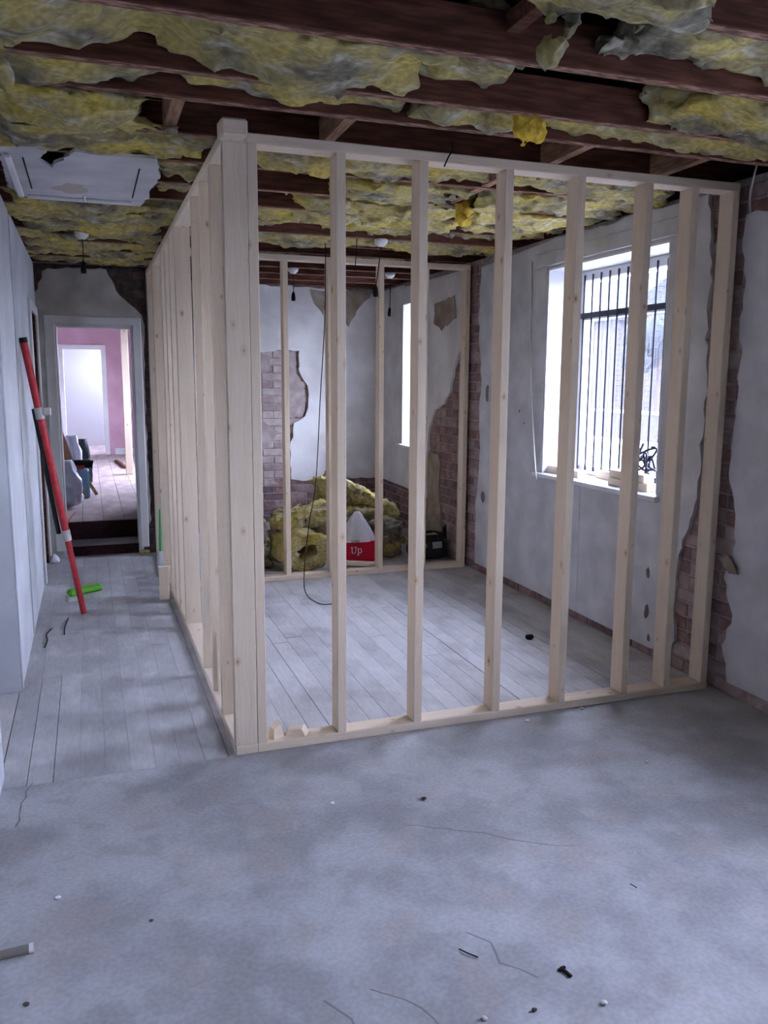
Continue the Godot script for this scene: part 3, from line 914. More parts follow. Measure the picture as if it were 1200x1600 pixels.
func plaster_end(w: Node3D, pts: Array, zf: float) -> void:
	put(plate(PackedVector2Array(pts), Vector3(0, 0, zf - 0.018), Vector3.RIGHT, Vector3.UP, Vector3(0, 0, 1), 0.018), "plaster", M.olive, w)

func build_far_room() -> void:
	# raised floor behind the hallway door, reached by two carpeted steps
	var f := struct("floor_001")
	var zf := -4.25
	slab("riser", M.maroon, f, Vector3(-0.72, 0.0, zf - 0.30), Vector3(-0.14, 0.085, zf - 0.05), 0.003)
	slab("tread_edge", M.step_edge, f, Vector3(-0.72, 0.085, zf - 0.30), Vector3(-0.14, 0.10, zf - 0.045), 0.003)
	slab("riser", M.maroon, f, Vector3(-0.76, 0.0, zf - 0.60), Vector3(-0.08, 0.255, zf - 0.30), 0.003)
	var x := -2.4
	while x < 1.15:
		slab("floorboard", M.far_floor, f, Vector3(x, 0.0, -11.5), Vector3(x + 0.177, 0.26, zf - 0.32 if x > -0.9 and x < -0.1 else -5.41), 0.0015, 2)
		x += 0.18
	var wl := struct("wall_far_left")
	slab("wall_panel", M.pink, wl, Vector3(-2.6, 0.0, -13.8), Vector3(-2.4, 2.6, -5.4), 0.0)
	var wr := struct("wall_far_right")
	slab("wall_panel", M.far_wall, wr, Vector3(1.15, 0.0, -7.2), Vector3(1.35, 2.6, -5.4), 0.0)
	slab("wall_panel", M.far_wall, wr, Vector3(1.15, 0.0, -9.6), Vector3(1.35, 1.0, -7.2), 0.0)
	slab("wall_panel", M.far_wall, wr, Vector3(1.15, 2.2, -9.6), Vector3(1.35, 2.6, -7.2), 0.0)
	slab("wall_panel", M.far_wall, wr, Vector3(1.15, 0.0, -11.7), Vector3(1.35, 2.6, -9.6), 0.0)
	slab("wall_panel", M.far_wall, wr, Vector3(1.15, 0.0, -13.6), Vector3(1.35, 1.7, -11.7), 0.0)  # stops short: unseen opening above it added to light the pale end wall
	var w4 := struct("window_4")  # unseen window, added to light the far room
	slab("frame", M.white_paint, w4, Vector3(1.22, 1.0, -9.6), Vector3(1.27, 1.06, -7.2), 0.003)
	slab("frame", M.white_paint, w4, Vector3(1.22, 2.14, -9.6), Vector3(1.27, 2.2, -7.2), 0.003)
	slab("frame", M.white_paint, w4, Vector3(1.22, 1.06, -7.26), Vector3(1.27, 2.14, -7.2), 0.003)
	slab("frame", M.white_paint, w4, Vector3(1.22, 1.06, -9.6), Vector3(1.27, 2.14, -9.54), 0.003)
	slab("pane", M.glass, w4, Vector3(1.24, 1.06, -9.54), Vector3(1.244, 2.14, -7.26), 0.0)
	# nearer cross wall of that room
	var wc := struct("wall_cross")
	slab("wall_panel", M.far_wall, wc, Vector3(-2.4, 0.0, -5.5), Vector3(-0.9, 2.6, -5.4), 0.0)
	slab("wall_panel", M.far_wall, wc, Vector3(0.0, 0.0, -5.5), Vector3(1.35, 2.6, -5.4), 0.0)
	slab("wall_panel", M.far_wall, wc, Vector3(-0.9, 2.3, -5.5), Vector3(0.0, 2.6, -5.4), 0.0)
	slab("wall_panel", M.far_wall, wc, Vector3(-1.0, 0.0, -5.4), Vector3(-0.9, 2.43, zf - 0.14), 0.0)
	var c := struct("ceiling_001")
	slab("plasterboard", M.far_wall, c, Vector3(-2.6, 2.6, -13.8), Vector3(1.35, 2.7, -5.38), 0.0)
	slab("plasterboard", M.far_wall, c, Vector3(-1.0, 2.43, -5.40), Vector3(0.12, 2.50, -4.39), 0.0)
	# pink end wall with a second doorway and the pale wall seen through it
	var wp := struct("wall_far")
	var z := -11.5
	slab("wall_panel", M.pink, wp, Vector3(-2.4, 0.0, z - 0.12), Vector3(-0.93, 2.6, z), 0.0)
	slab("wall_panel", M.pink, wp, Vector3(-0.20, 0.0, z - 0.12), Vector3(1.15, 2.6, z), 0.0)
	slab("wall_panel", M.pink, wp, Vector3(-0.93, 2.06, z - 0.12), Vector3(-0.20, 2.6, z), 0.0)
	slab("wall_panel", M.far_wall, wp, Vector3(-2.4, 0.0, -13.75), Vector3(1.35, 2.6, -13.6), 0.0)
	slab("floor_strip", M.far_floor, wp, Vector3(-2.4, 0.0, -13.6), Vector3(1.15, 0.26, z), 0.0)
	slab("baseboard", M.white_paint, wp, Vector3(-0.12, 0.26, z), Vector3(0.40, 0.36, z + 0.02), 0.003)
	var d3 := struct("door_3")
	for q in [[-0.93, -0.86], [-0.27, -0.20]]:
		slab("lining", M.white_paint, d3, Vector3(q[0], 0.26, z - 0.14), Vector3(q[1], 2.06, z + 0.02), 0.004)
	slab("lining", M.white_paint, d3, Vector3(-0.86, 1.99, z - 0.14), Vector3(-0.27, 2.06, z + 0.02), 0.004)
	# leftovers in that room
	single(box(Vector3(0.09, 2.30, 0.10), 0.003, 1), "timber_post", M.pine, "pale timber post standing upright in the room beyond the hallway door", "timber", Vector3(-0.03, 0.262 + 1.15, -8.3))
	single(box(Vector3(0.05, 0.03, 1.1), 0.003, 2), "timber_batten", M.joist, "brown batten lying on the far room's floor below the pink wall", "timber", Vector3(-0.10, 0.277, -9.6), Vector3(0, 0.08, 0))
	single(box(Vector3(0.075, 0.95, 0.02), 0.002, 1), "timber_plank", M.noggin, "brown plank leaning on the door edge above the silver bag", "timber", Vector3(-0.73, 0.725, -5.95), Vector3(0, 0, 0.28))
	crumpled("plastic_bag", M.foil, "silver-white plastic bag heaped just inside the hallway doorway", Vector3(-0.735, 0.262, -5.45), Vector3(0.12, 0.46, 0.14), 4)
	crumpled("plastic_bag", M.foil, "smaller white bag standing further back behind the leaning plank", Vector3(-0.70, 0.262, -6.7), Vector3(0.10, 0.62, 0.10), 9)
	crumpled("dark_sack", M.bin_bag, "dark sack beside the white bag near the pink wall", Vector3(-0.585, 0.262, -7.0), Vector3(0.075, 0.56, 0.09), 14)
	var t := thing("power_tool", "black and red power tool lying on a pale blue crate", "tool", Vector3(-0.61, 0.575, -6.1))
	put(tube(spline([Vector3(-0.14, 0.045, 0), Vector3(-0.02, 0.05, 0), Vector3(0.09, 0.045, 0), Vector3(0.12, 0.04, 0)], 4), 0.045, 12), "motor_body", M.black_plastic, t)
	put(box(Vector3(0.12, 0.035, 0.085), 0.008), "red_casing", M.red_metal, t, Vector3(-0.02, 0.018, 0.02))
	single(box(Vector3(0.20, 0.31, 0.22), 0.02), "crate", M.blue, "pale blue crate under the black and red power tool", "crate", Vector3(-0.63, 0.262 + 0.155, -6.12))
	single(box(Vector3(0.035, 0.16, 0.03), 0.003), "timber_offcut", M.noggin, "short brown offcut leaning beside the pale blue crate", "timber", Vector3(-0.50, 0.262 + 0.075, -6.3), Vector3(0, 0, 0.5))

# a bag: closed lofted body with creases
func crumpled(called: String, m: Material, label: String, at: Vector3, r: Vector3, sd: int) -> MeshInstance3D:
	return single(bag_mesh(r, sd, 0.0, 1.0, 1.7, 0.5), called, m, label, "bag", at)

func bag_mesh(r: Vector3, sd: int, t0: float, t1: float, crease := 1.0, topw := 0.12) -> ArrayMesh:
	var st := S()
	st.set_smooth_group(0)
	var rows := 18
	var seg := 28
	var P := func(i: int, k: int) -> Vector3:
		var t := lerpf(t0, t1, float(i) / rows)
		var a := TAU * k / seg
		var w := pow(clampf(t * 9.0, 0, 1), 0.5) * (1.0 if t < 0.45 else lerpf(1.0, topw, pow((t - 0.45) / 0.55, 1.25)))
		var sq := pow(absf(cos(a)), 4.0) + pow(absf(sin(a)), 4.0)
		var k2 := lerpf(1.0, 1.0 / pow(sq, 0.25), clampf(1.0 - t * 1.3, 0, 1) * 0.8)
		var d := Vector3(cos(a), 0, sin(a))
		var c := nz.get_noise_3d(d.x * 0.45 + sd, t * 0.28, d.z * 0.45) * 0.30 * crease + nf.get_noise_3d(d.x * 0.3, t * 0.2 + sd, d.z * 0.3) * 0.10 * crease
		return Vector3(d.x * r.x, 0, d.z * r.z) * w * k2 * (1.0 + c) + Vector3(0, t * r.y * (1.0 + c * 0.05), 0)
	for i in rows:
		for k in seg:
			var A: Vector3 = P.call(i, k)
			var B: Vector3 = P.call(i, (k + 1) % seg)
			var C: Vector3 = P.call(i + 1, (k + 1) % seg)
			var D: Vector3 = P.call(i + 1, k)
			for v in [A, D, C, A, C, B]:
				st.set_uv(Vector2.ZERO); st.add_vertex(v)
	if t1 >= 1.0:
		var top := Vector3.ZERO
		for k in seg:
			top += P.call(rows, k) / seg
		for k in seg:
			for v in [top + Vector3(0, 0.005, 0), P.call(rows, (k + 1) % seg), P.call(rows, k)]:
				st.set_uv(Vector2.ZERO); st.add_vertex(v)
	st.generate_normals()
	return st.commit()

const JOISTS := [4.80, 4.41, 4.02, 3.63, 3.24, 2.85, 2.46, 2.06, 1.66, 1.27, 0.88, 0.46, 0.21, -0.20, -0.62, -1.03, -1.42, -1.80, -2.18, -2.58, -2.98, -3.38, -3.78, -4.18, -4.60, -5.0]

func build_ceiling() -> void:
	var c := struct("ceiling")
	var lit_residue := box(Vector3(5.0, 0.003, 0.036), 0.001, 0)
	for z in JOISTS:
		var h := 0.125
		var j := put(box(Vector3(5.1, h, 0.045), 0.003, 0), "joist", M.joist, c, Vector3(0.07, JB + h * 0.5 + rng.randf_range(0, 0.003), z - 0.0225))
		put(lit_residue, "lit_underside", M.lit_residue, j, Vector3(0, -h * 0.5 - 0.0005, 0))  # strip paints the floor-lit underside of the joist, along with plaster remains
	for q in [[-0.165, 0.165, -0.20], [0.44, 0.165, -0.20], [1.44, 0.165, -0.20], [2.01, 0.165, -0.20], [1.36, -0.245, -0.62], [1.36, -0.665, -1.03]]:
		put(box(Vector3(0.045, 0.10, q[1] - q[2]), 0.002, 2), "noggin", M.noggin, c, Vector3(q[0], JB + 0.055, (q[1] + q[2]) * 0.5))
	put(box(Vector3(0.045, 0.05, 0.345), 0.002, 2), "noggin", M.joist, c, Vector3(0.705, JB + 0.095, 1.0525))
	# roof slopes and gables over the loft
	var o := PackedVector2Array([Vector2(-2.75, 2.48), Vector2(0.05, 4.1), Vector2(2.9, 2.48), Vector2(2.9, 2.62), Vector2(0.05, 4.25), Vector2(-2.75, 2.62)])
	put(plate(o, Vector3(0, 0, -5.45), Vector3.RIGHT, Vector3.UP, Vector3(0, 0, 1), 10.7), "roof_slope", M.roof, c)
	for z in [-5.5, 5.2]:
		put(plate(PackedVector2Array([Vector2(-2.75, 2.43), Vector2(2.9, 2.43), Vector2(2.9, 2.62), Vector2(0.05, 4.25), Vector2(-2.75, 2.62)]), Vector3(0, 0, z), Vector3.RIGHT, Vector3.UP, Vector3(0, 0, 1), 0.1), "gable", M.roof, c)
	slab("eaves_board", M.roof, c, Vector3(-2.8, 2.40, -5.4), Vector3(-2.6, 2.62, 5.2), 0.0)
	slab("eaves_board", M.roof, c, Vector3(2.72, 2.40, -5.4), Vector3(2.9, 2.62, 5.2), 0.0)
	# what is left of the plastered ceiling round the loft hatch
	var poly := [Vector2(-0.79, -0.60), Vector2(-0.687, -0.54), Vector2(-0.649, -0.50), Vector2(-0.60, -0.58), Vector2(-0.655, -0.747), Vector2(-0.608, -0.876), Vector2(-0.554, -0.72), Vector2(-0.503, -0.565), Vector2(-0.417, -0.585), Vector2(-0.18, -0.568), Vector2(-0.14, -0.87), Vector2(-0.17, -1.176), Vector2(-0.16, -1.337), Vector2(-0.19, -1.60), Vector2(-0.238, -1.655), Vector2(-0.286, -1.508), Vector2(-0.462, -1.522), Vector2(-0.764, -1.533), Vector2(-0.811, -1.327), Vector2(-0.79, -0.60)]
	var hp := thing("ceiling_fragment", "torn white patch of old ceiling with the loft hatch, above the hallway", "ceiling patch")
	var pts := torn(poly, 0.04, 0.008)
	pts.pop_back()
	put(plate(PackedVector2Array(pts), Vector3(0, JB - 0.001, 0), Vector3.RIGHT, Vector3(0, 0, 1), Vector3.DOWN, 0.014), "plasterboard", M.plaster, hp)
	put(box(Vector3(0.03, 0.018, 0.80), 0.006, 2), "hatch_trim", M.white_paint, hp, Vector3(-0.766, JB - 0.024, -1.08))
	put(box(Vector3(0.50, 0.018, 0.022), 0.005, 0), "hatch_trim", M.white_paint, hp, Vector3(-0.49, JB - 0.024, -1.49))
	put(box(Vector3(0.006, 0.004, 0.60), 0.001, 2), "seam", M.charred, hp, Vector3(-0.708, JB - 0.0165, -1.03))
	put(box(Vector3(0.006, 0.004, 0.62), 0.001, 2), "seam", M.charred, hp, Vector3(-0.241, JB - 0.0165, -1.07))
	put(box(Vector3(0.012, 0.035, 0.012), 0.004), "catch", M.white_plastic, hp, Vector3(-0.47, JB - 0.032, -1.41))
	var stain := torn([Vector2(-0.62, -1.30), Vector2(-0.55, -1.16), Vector2(-0.48, -1.18), Vector2(-0.46, -1.34), Vector2(-0.54, -1.40), Vector2(-0.62, -1.30)], 0.03, 0.012)
	stain.pop_back()
	put(plate(PackedVector2Array(stain), Vector3(0, JB - 0.0148, 0), Vector3.RIGHT, Vector3(0, 0, 1), Vector3.DOWN, 0.001), "stain", mat(Color(0.68, 0.63, 0.585), 0.9), hp)

func stud(p: Node3D, x: float, z: float, sx: float, sz: float, y0 := 0.038, y1 := 2.362) -> void:
	put(box(Vector3(sx, y1 - y0, sz), 0.0025, 1), "stud", M.pine, p, Vector3(x, (y0 + y1) * 0.5, z), Vector3(0, 0, rng.randf_range(-0.0012, 0.0012)))

func build_partitions() -> void:
	var T := 0.038
	var W := 0.089
	var a := thing("stud_partition", "pine stud partition crossing the room from the corner post to the barred-window wall", "stud wall")
	put(box(Vector3(2.25, T, W), 0.003, 0), "bottom_plate", M.pine, a, Vector3(0.089 + 1.125, T * 0.5, -W * 0.5))
	put(box(Vector3(2.25, T, W), 0.003, 0), "top_plate", M.pine, a, Vector3(0.089 + 1.125, 2.381, -W * 0.5))
	for x in [0.09, 0.43, 0.772, 1.15, 1.49, 1.832, 2.075, 2.298]:
		stud(a, x + T * 0.5, -W * 0.5, T, W)
	var b := thing("stud_partition", "pine stud partition lining the hallway, its studs overlapping as it recedes", "stud wall")
	put(box(Vector3(W, T, 4.24), 0.003, 2, 2.0, 0.23), "bottom_plate", M.pine, b, Vector3(W * 0.5, T * 0.5, -2.12))
	put(box(Vector3(W, T, 4.24), 0.003, 2, 2.0, 0.23), "top_plate", M.pine, b, Vector3(W * 0.5, 2.381, -2.12))
	for z in [0.0, -0.35, -0.65, -0.98, -1.82, -2.15, -2.45, -2.75, -3.54, -4.16]:
		stud(b, W * 0.5, z - T * 0.5, W, T)
	put(box(Vector3(0.096, 0.062, 0.09), 0.008, 2), "packing_block", M.pine, b, Vector3(0.036, 2.397, 0.022), Vector3(0.03, 0.03, 0.02))
	var c := thing("stud_partition", "smaller-looking pine stud partition at the room's far end before the insulation heap", "stud wall")
	var z0 := -2.88
	put(box(Vector3(2.26, T, W), 0.003, 0), "bottom_plate", M.pine, c, Vector3(0.092 + 1.13, T * 0.5, z0 - W * 0.5))
	put(box(Vector3(2.26, T, W), 0.003, 0), "top_plate", M.pine, c, Vector3(0.092 + 1.13, 2.381, z0 - W * 0.5))
	for x in [0.10, 0.48, 0.862, 1.20, 1.60, 1.965, 2.312]:
		stud(c, x + T * 0.5, z0 - W * 0.5, T, W)
	# loose pieces that belong to the framing job
	single(box(Vector3(0.06, 0.30, 0.036), 0.003, 1), "timber_offcut", M.pine, "short upright offcut inside the hallway partition, against its third stud", "timber", Vector3(0.048, 0.188, -0.612))
	single(box(Vector3(0.066, 0.235, 0.04), 0.003, 1), "timber_offcut", M.pine, "short post offcut standing on the hallway floor beside the partition", "timber", Vector3(-0.066, 0.1175, -2.60))
	single(box(Vector3(0.24, 0.036, 0.05), 0.003, 0), "timber_offcut", M.pine, "pale offcut lying tilted on the floor in front of the red and white sack", "timber", Vector3(1.49, 0.060, -3.01), Vector3(0.0, 0.06, -0.13))
	single(wedge(Vector3(0.055, 0.07, 0.04)), "timber_chip", M.pine, "angular bright wood chip on the base plate nearest the corner post", "timber", Vector3(0.175, 0.038, -0.045), Vector3(0, 0.5, 0))
	single(wedge(Vector3(0.09, 0.035, 0.06)), "timber_chip", M.pine, "flat bright wood chip on the base plate, second from the corner post", "timber", Vector3(0.265, 0.038, -0.05), Vector3(0, -0.4, 0))

func wedge(s: Vector3) -> ArrayMesh:
	var st := S()
	var b := [Vector3(-0.5, 0, -0.5), Vector3(0.5, 0, -0.4), Vector3(0.45, 0, 0.5), Vector3(-0.5, 0, 0.45)]
	var t := [Vector3(-0.4, 0.7, -0.35), Vector3(0.3, 1.0, -0.3), Vector3(0.25, 0.85, 0.35), Vector3(-0.4, 0.6, 0.3)]
	for q in [b, t]:
		for i in 4:
			q[i] = q[i] * s
	quad(st, b[0], b[1], b[2], b[3], Vector3.DOWN)
	quad(st, t[0], t[1], t[2], t[3], Vector3.UP)
	for i in 4:
		var j := (i + 1) % 4
		quad(st, b[i], b[j], t[j], t[i], (b[i] + b[j]) * Vector3(1, 0, 1), [Vector2(0.3, 0.3), Vector2(0.4, 0.3), Vector2(0.4, 0.35), Vector2(0.3, 0.35)])
	return st.commit()

func build_insulation() -> void:
	# x0, x1, far z, near z, sag, dirt, spill, lobes, label
	var L := [
		# in front of the partition
		[1.02, 2.34, 0.885, 1.22, -0.045, 0.55, 0.02, [[1.75, 0.15, 0.05], [2.15, 0.15, 0.04]], "dirty grey wool bundled between the two nearest beams at top right"],
		[0.45, 1.02, 1.275, 1.61, 0.035, 0.15, 0.03, [[0.62, 0.10, 0.05], [0.85, 0.08, 0.03]], "ragged pale wool tuft dangling over the nearest beam at top right"],
		[-0.86, 0.52, 0.465, 0.83, -0.005, 0.08, 0.02, [[-0.68, 0.10, 0.04], [-0.30, 0.14, -0.07], [0.18, 0.14, 0.055]], "long yellow wool length sagging below the beams at top left"],
		[0.58, 0.80, 0.465, 0.83, -0.06, 0.45, 0.0, [], "small greyish wool remnant tucked high between beams, top centre"],
		[1.50, 2.34, 0.465, 0.83, -0.01, 0.12, 0.02, [[1.72, 0.14, 0.04], [2.05, 0.2, 0.07]], "yellow and grey wool drooping between beams beside the right-hand wall"],
		[-0.86, 0.62, 0.215, 0.415, -0.012, 0.42, 0.012, [[-0.55, 0.15, 0.03], [-0.1, 0.2, -0.02]], "narrow greenish wool strip above the hallway entrance"],
		[0.68, 2.34, 0.215, 0.415, -0.01, 0.10, 0.02, [[0.75, 0.09, 0.035], [1.03, 0.07, 0.03], [1.9, 0.3, 0.02]], "narrow yellow wool strip above the front partition's top plate"],
		[-0.86, -0.24, -0.195, 0.165, 0.02, 0.08, 0.02, [[-0.50, 0.2, 0.05]], "plump yellow wool pillow bulging down over the hallway entrance"],
		# above the hallway
		[-0.86, -0.02, -0.615, -0.245, 0.0, 0.5, 0.02, [[-0.5, 0.3, 0.03]], "dirty grey wool just before the torn ceiling patch"],
		[-0.13, -0.01, -1.025, -0.665, 0.0, 0.3, 0.0, [], "strip of wool squeezed between ceiling patch and hallway partition, nearer piece"],
		[-0.12, -0.01, -1.415, -1.075, 0.0, 0.3, 0.0, [], "strip of wool squeezed between ceiling patch and hallway partition, farther piece"],
		[-0.86, -0.01, -1.795, -1.60, 0.02, 0.05, 0.02, [[-0.45, 0.25, 0.04]], "yellow wool sagging just behind the torn ceiling patch"],
		[-0.86, -0.01, -2.175, -1.845, 0.02, 0.05, 0.02, [[-0.35, 0.2, 0.04]], "golden wool in the second bay behind the torn ceiling patch"],
		[-0.86, -0.01, -2.575, -2.225, 0.01, 0.15, 0.02, [[-0.3, 0.2, 0.03]], "olive wool just before the hallway's pendant fitting"],
		[-0.86, -0.01, -2.975, -2.67, 0.01, 0.15, 0.02, [[-0.6, 0.2, 0.03]], "olive wool just behind the hallway's pendant fitting"],
		[-0.86, -0.01, -3.375, -3.025, 0.01, 0.2, 0.02, [[-0.55, 0.2, 0.03]], "olive wool over the hallway, third bay from its end"],
		[-0.86, -0.01, -3.775, -3.425, 0.01, 0.1, 0.02, [[-0.25, 0.2, 0.03]], "olive wool over the hallway, second bay from its end"],
		[-0.86, -0.01, -4.175, -3.825, 0.01, 0.2, 0.02, [], "olive wool over the hallway's far end above the doorway"],
		# above the framed room
		[0.10, 1.32, -0.615, -0.245, 0.0, 0.02, 0.02, [[0.5, 0.3, 0.03]], "yellow wool just behind the front partition's top plate, left half"],
		[1.42, 2.34, -0.615, -0.245, 0.0, 0.08, 0.02, [[2.0, 0.3, 0.04]], "yellow wool just behind the front partition's top plate, right half"],
		[0.66, 1.26, -1.025, -0.665, 0.02, 0.15, 0.02, [[0.95, 0.2, 0.04]], "dark-flecked wool lump in the room's second bay"],
		[1.50, 2.34, -1.025, -0.665, 0.02, 0.08, 0.02, [[1.7, 0.25, 0.03]], "yellow wool in the second bay beside the barred window"],
		[0.62, 1.50, -1.415, -1.075, 0.03, 0.12, 0.02, [[1.05, 0.25, 0.05]], "thick yellow wool hanging mid-room in the third bay"],
		[1.62, 2.34, -1.415, -1.075, 0.02, 0.05, 0.02, [[2.0, 0.2, 0.04]], "streaky pale wool over the barred window"],
		[0.30, 1.62, -1.795, -1.465, 0.01, 0.03, 0.02, [[0.9, 0.2, 0.03], [1.45, 0.15, 0.04]], "yellow wool mid-room in the fourth bay, left part"],
		[1.76, 2.34, -1.795, -1.465, 0.01, 0.12, 0.02, [], "wool in the fourth bay meeting the barred-window wall"],
		[0.20, 0.62, -2.175, -1.845, -0.02, 0.15, 0.0, [], "yellow wool behind the corner post, before the red-brown beam"],
		[0.98, 2.34, -2.175, -1.845, -0.035, 0.25, 0.0, [], "grey-yellow wool before the red-brown beam on the right"],
		[0.10, 2.34, -2.575, -2.225, 0.015, -0.02, 0.0, [[0.9, 0.3, 0.03], [1.9, 0.3, 0.03]], "bright yellow wool band just before the far partition"],
		[0.20, 1.05, -3.375, -3.025, 0.02, 0.05, 0.02, [], "yellow wool above the insulation heap at left"],
		[1.35, 1.80, -3.375, -3.025, 0.0, 0.15, 0.02, [], "small wool piece above the red and white sack"],
	]
	var sd := 1
	for q in L:
		sd += 1
		single(batt(q[0], q[1], q[2], q[3], q[4], q[5], sd, q[6], q[7]), "insulation_batt", M.wool, q[8], "insulation", Vector3.ZERO, Vector3.ZERO, "wool insulation between the ceiling beams")
	# flaps and tufts that hang clear of the rest
	single(fluff([[Vector3(1.03, JB - 0.045, 0.405), Vector3(0.06, 0.055, 0.018), Vector3(6, 0, 4)]], -0.5, 61, 0.8, 0.011), "insulation_scrap", M.wool_clean, "bright yellow wool flap hanging from the narrow strip above the partition", "insulation")
	single(fluff([[Vector3(1.42, JB - 0.055, -1.0), Vector3(0.06, 0.065, 0.02), Vector3(8, 0, -8)]], -0.6, 63, 0.7, 0.012), "insulation_scrap", M.wool_clean, "square golden wool flap hanging in the middle of the framed room", "insulation")
	single(fluff([[Vector3(-0.70, JB - 0.03, 0.53), Vector3(0.025, 0.10, 0.02), Vector3(0, 0, 16)]], 0.0, 65, 0.8, 0.012), "insulation_scrap", M.wool, "thin pale wool tongue hanging across the beam at upper left", "insulation")

	single(fluff([[Vector3(0.60, JB - 0.070, 1.28), Vector3(0.028, 0.085, 0.024), Vector3(0, 0, 10)], [Vector3(0.655, JB - 0.050, 1.28), Vector3(0.026, 0.065, 0.024), Vector3(0, 0, -8)]], 0.0, 69, 0.7, 0.011), "insulation_scrap", M.wool, "thin pale wool strands dangling from the tuft at top right", "insulation")

func build_pile() -> void:
	var g := "loose insulation heap behind the far partition"
	single(fluff([[Vector3(1.06, 0.155, -3.28), Vector3(0.21, 0.15, 0.18), Vector3(0, 8, 0), 0.05]], -0.6, 71, 0.6), "insulation_roll", M.wool, "yellow folded roll of insulation at the heap's bottom left", "insulation", Vector3.ZERO, Vector3.ZERO, g)
	single(fluff([[Vector3(1.16, 0.375, -3.50), Vector3(0.25, 0.075, 0.16), Vector3(0, 10, 10)], [Vector3(0.98, 0.33, -3.46), Vector3(0.12, 0.05, 0.12), Vector3(0, 0, -18)]], -0.25, 73, 0.9), "insulation_slab", M.wool, "tan crumpled insulation slab lying across the folded yellow roll", "insulation", Vector3.ZERO, Vector3.ZERO, g)
	single(fluff([[Vector3(1.78, 0.48, -3.92), Vector3(0.36, 0.06, 0.17), Vector3(0, 0, -28)], [Vector3(1.43, 0.46, -3.86), Vector3(0.06, 0.20, 0.15), Vector3(0, 0, 8)]], -0.5, 75, 0.9), "insulation_slab", M.wool, "big yellow insulation slab bent over the top of the heap", "insulation", Vector3.ZERO, Vector3.ZERO, g)
	single(fluff([[Vector3(1.60, 0.20, -3.88), Vector3(0.30, 0.19, 0.16), Vector3(0, 0, 0)]], 0.2, 77, 1.0), "insulation_clump", M.wool, "olive insulation under the bent slab, behind the sack", "insulation", Vector3.ZERO, Vector3.ZERO, g)
	single(fluff([[Vector3(1.88, 0.16, -3.50), Vector3(0.12, 0.15, 0.13), Vector3(0, 20, 0)]], 0.75, 79, 1.2), "insulation_clump", M.wool, "grey-green dirty insulation clump right of the red and white sack", "insulation", Vector3.ZERO, Vector3.ZERO, g)
	single(fluff([[Vector3(0.72, 0.21, -3.40), Vector3(0.085, 0.20, 0.12), Vector3(0, 0, 6)]], 0.5, 81, 1.2), "insulation_clump", M.wool, "grey ragged insulation clump at the heap's left edge", "insulation", Vector3.ZERO, Vector3.ZERO, g)
	single(fluff([[Vector3(1.02, 0.10, -3.86), Vector3(0.2, 0.10, 0.14), Vector3(0, 0, 0)]], 0.55, 83, 1.0), "insulation_clump", M.wool, "dark insulation lump low down behind the folded roll", "insulation", Vector3.ZERO, Vector3.ZERO, g)
	# sack: white plastic above, red below, with print
	var s := thing("sack", "red and white plastic sack with a pointed top in the insulation heap", "sack", Vector3(1.54, 0.001, -3.25))
	var red := put(bag_mesh(Vector3(0.165, 0.44, 0.12), 22, 0.0, 0.47, 0.7), "red_band", M.sack_red, s)
	var top := put(bag_mesh(Vector3(0.166, 0.44, 0.121), 22, 0.47, 1.0, 0.9), "white_top", M.sack_white, s)
	var tm := text("Up", "Droid Serif", 0.075, 0.004)
	put(tm, "lettering", M.print_white, red, Vector3(-0.045, 0.145, 0.130), Vector3(-0.02, 0.0, 0))
	put(text("tone", "Droid Sans", 0.035, 0.003), "lettering", M.print_grey, top, Vector3(-0.055, 0.222, 0.134), Vector3(-0.05, 0, 0))
	# dark rubble sack with a pale label
	var b := thing("rubble_sack", "dark open rubble sack with a pale label beside the brick wall", "sack", Vector3(2.18, 0.001, -3.28))
	var body := put(bag_mesh(Vector3(0.17, 0.36, 0.13), 37, 0.0, 0.62, 0.7), "sack_body", M.bin_bag, b)
	put(fluff([[Vector3(0.0, 0.15, 0.0), Vector3(0.15, 0.05, 0.11), Vector3(0, 0, 0)]], 0.7, 91, 0.6), "rubble", M.wool, b)
	put(plate(PackedVector2Array([Vector2(0, 0), Vector2(0.05, 0.012), Vector2(0.045, 0.13), Vector2(0.015, 0.11)]), Vector3(0.10, 0.17, 0.06), Vector3.RIGHT, Vector3.UP, Vector3(0, 0, 1), 0.008), "sack_corner", M.bin_bag, b)
	put(box(Vector3(0.085, 0.055, 0.004), 0.001), "paper_label", M.label_grey, body, Vector3(0.03, 0.145, 0.152), Vector3(-0.15, 0, 0.05))

func text(what: String, font: String, size: float, depth: float) -> TextMesh:
	var f := SystemFont.new()
	f.font_names = PackedStringArray([font])
	var t := TextMesh.new()
	t.text = what
	t.font = f
	t.font_size = 48
	t.pixel_size = size / 48.0
	t.depth = depth
	return t

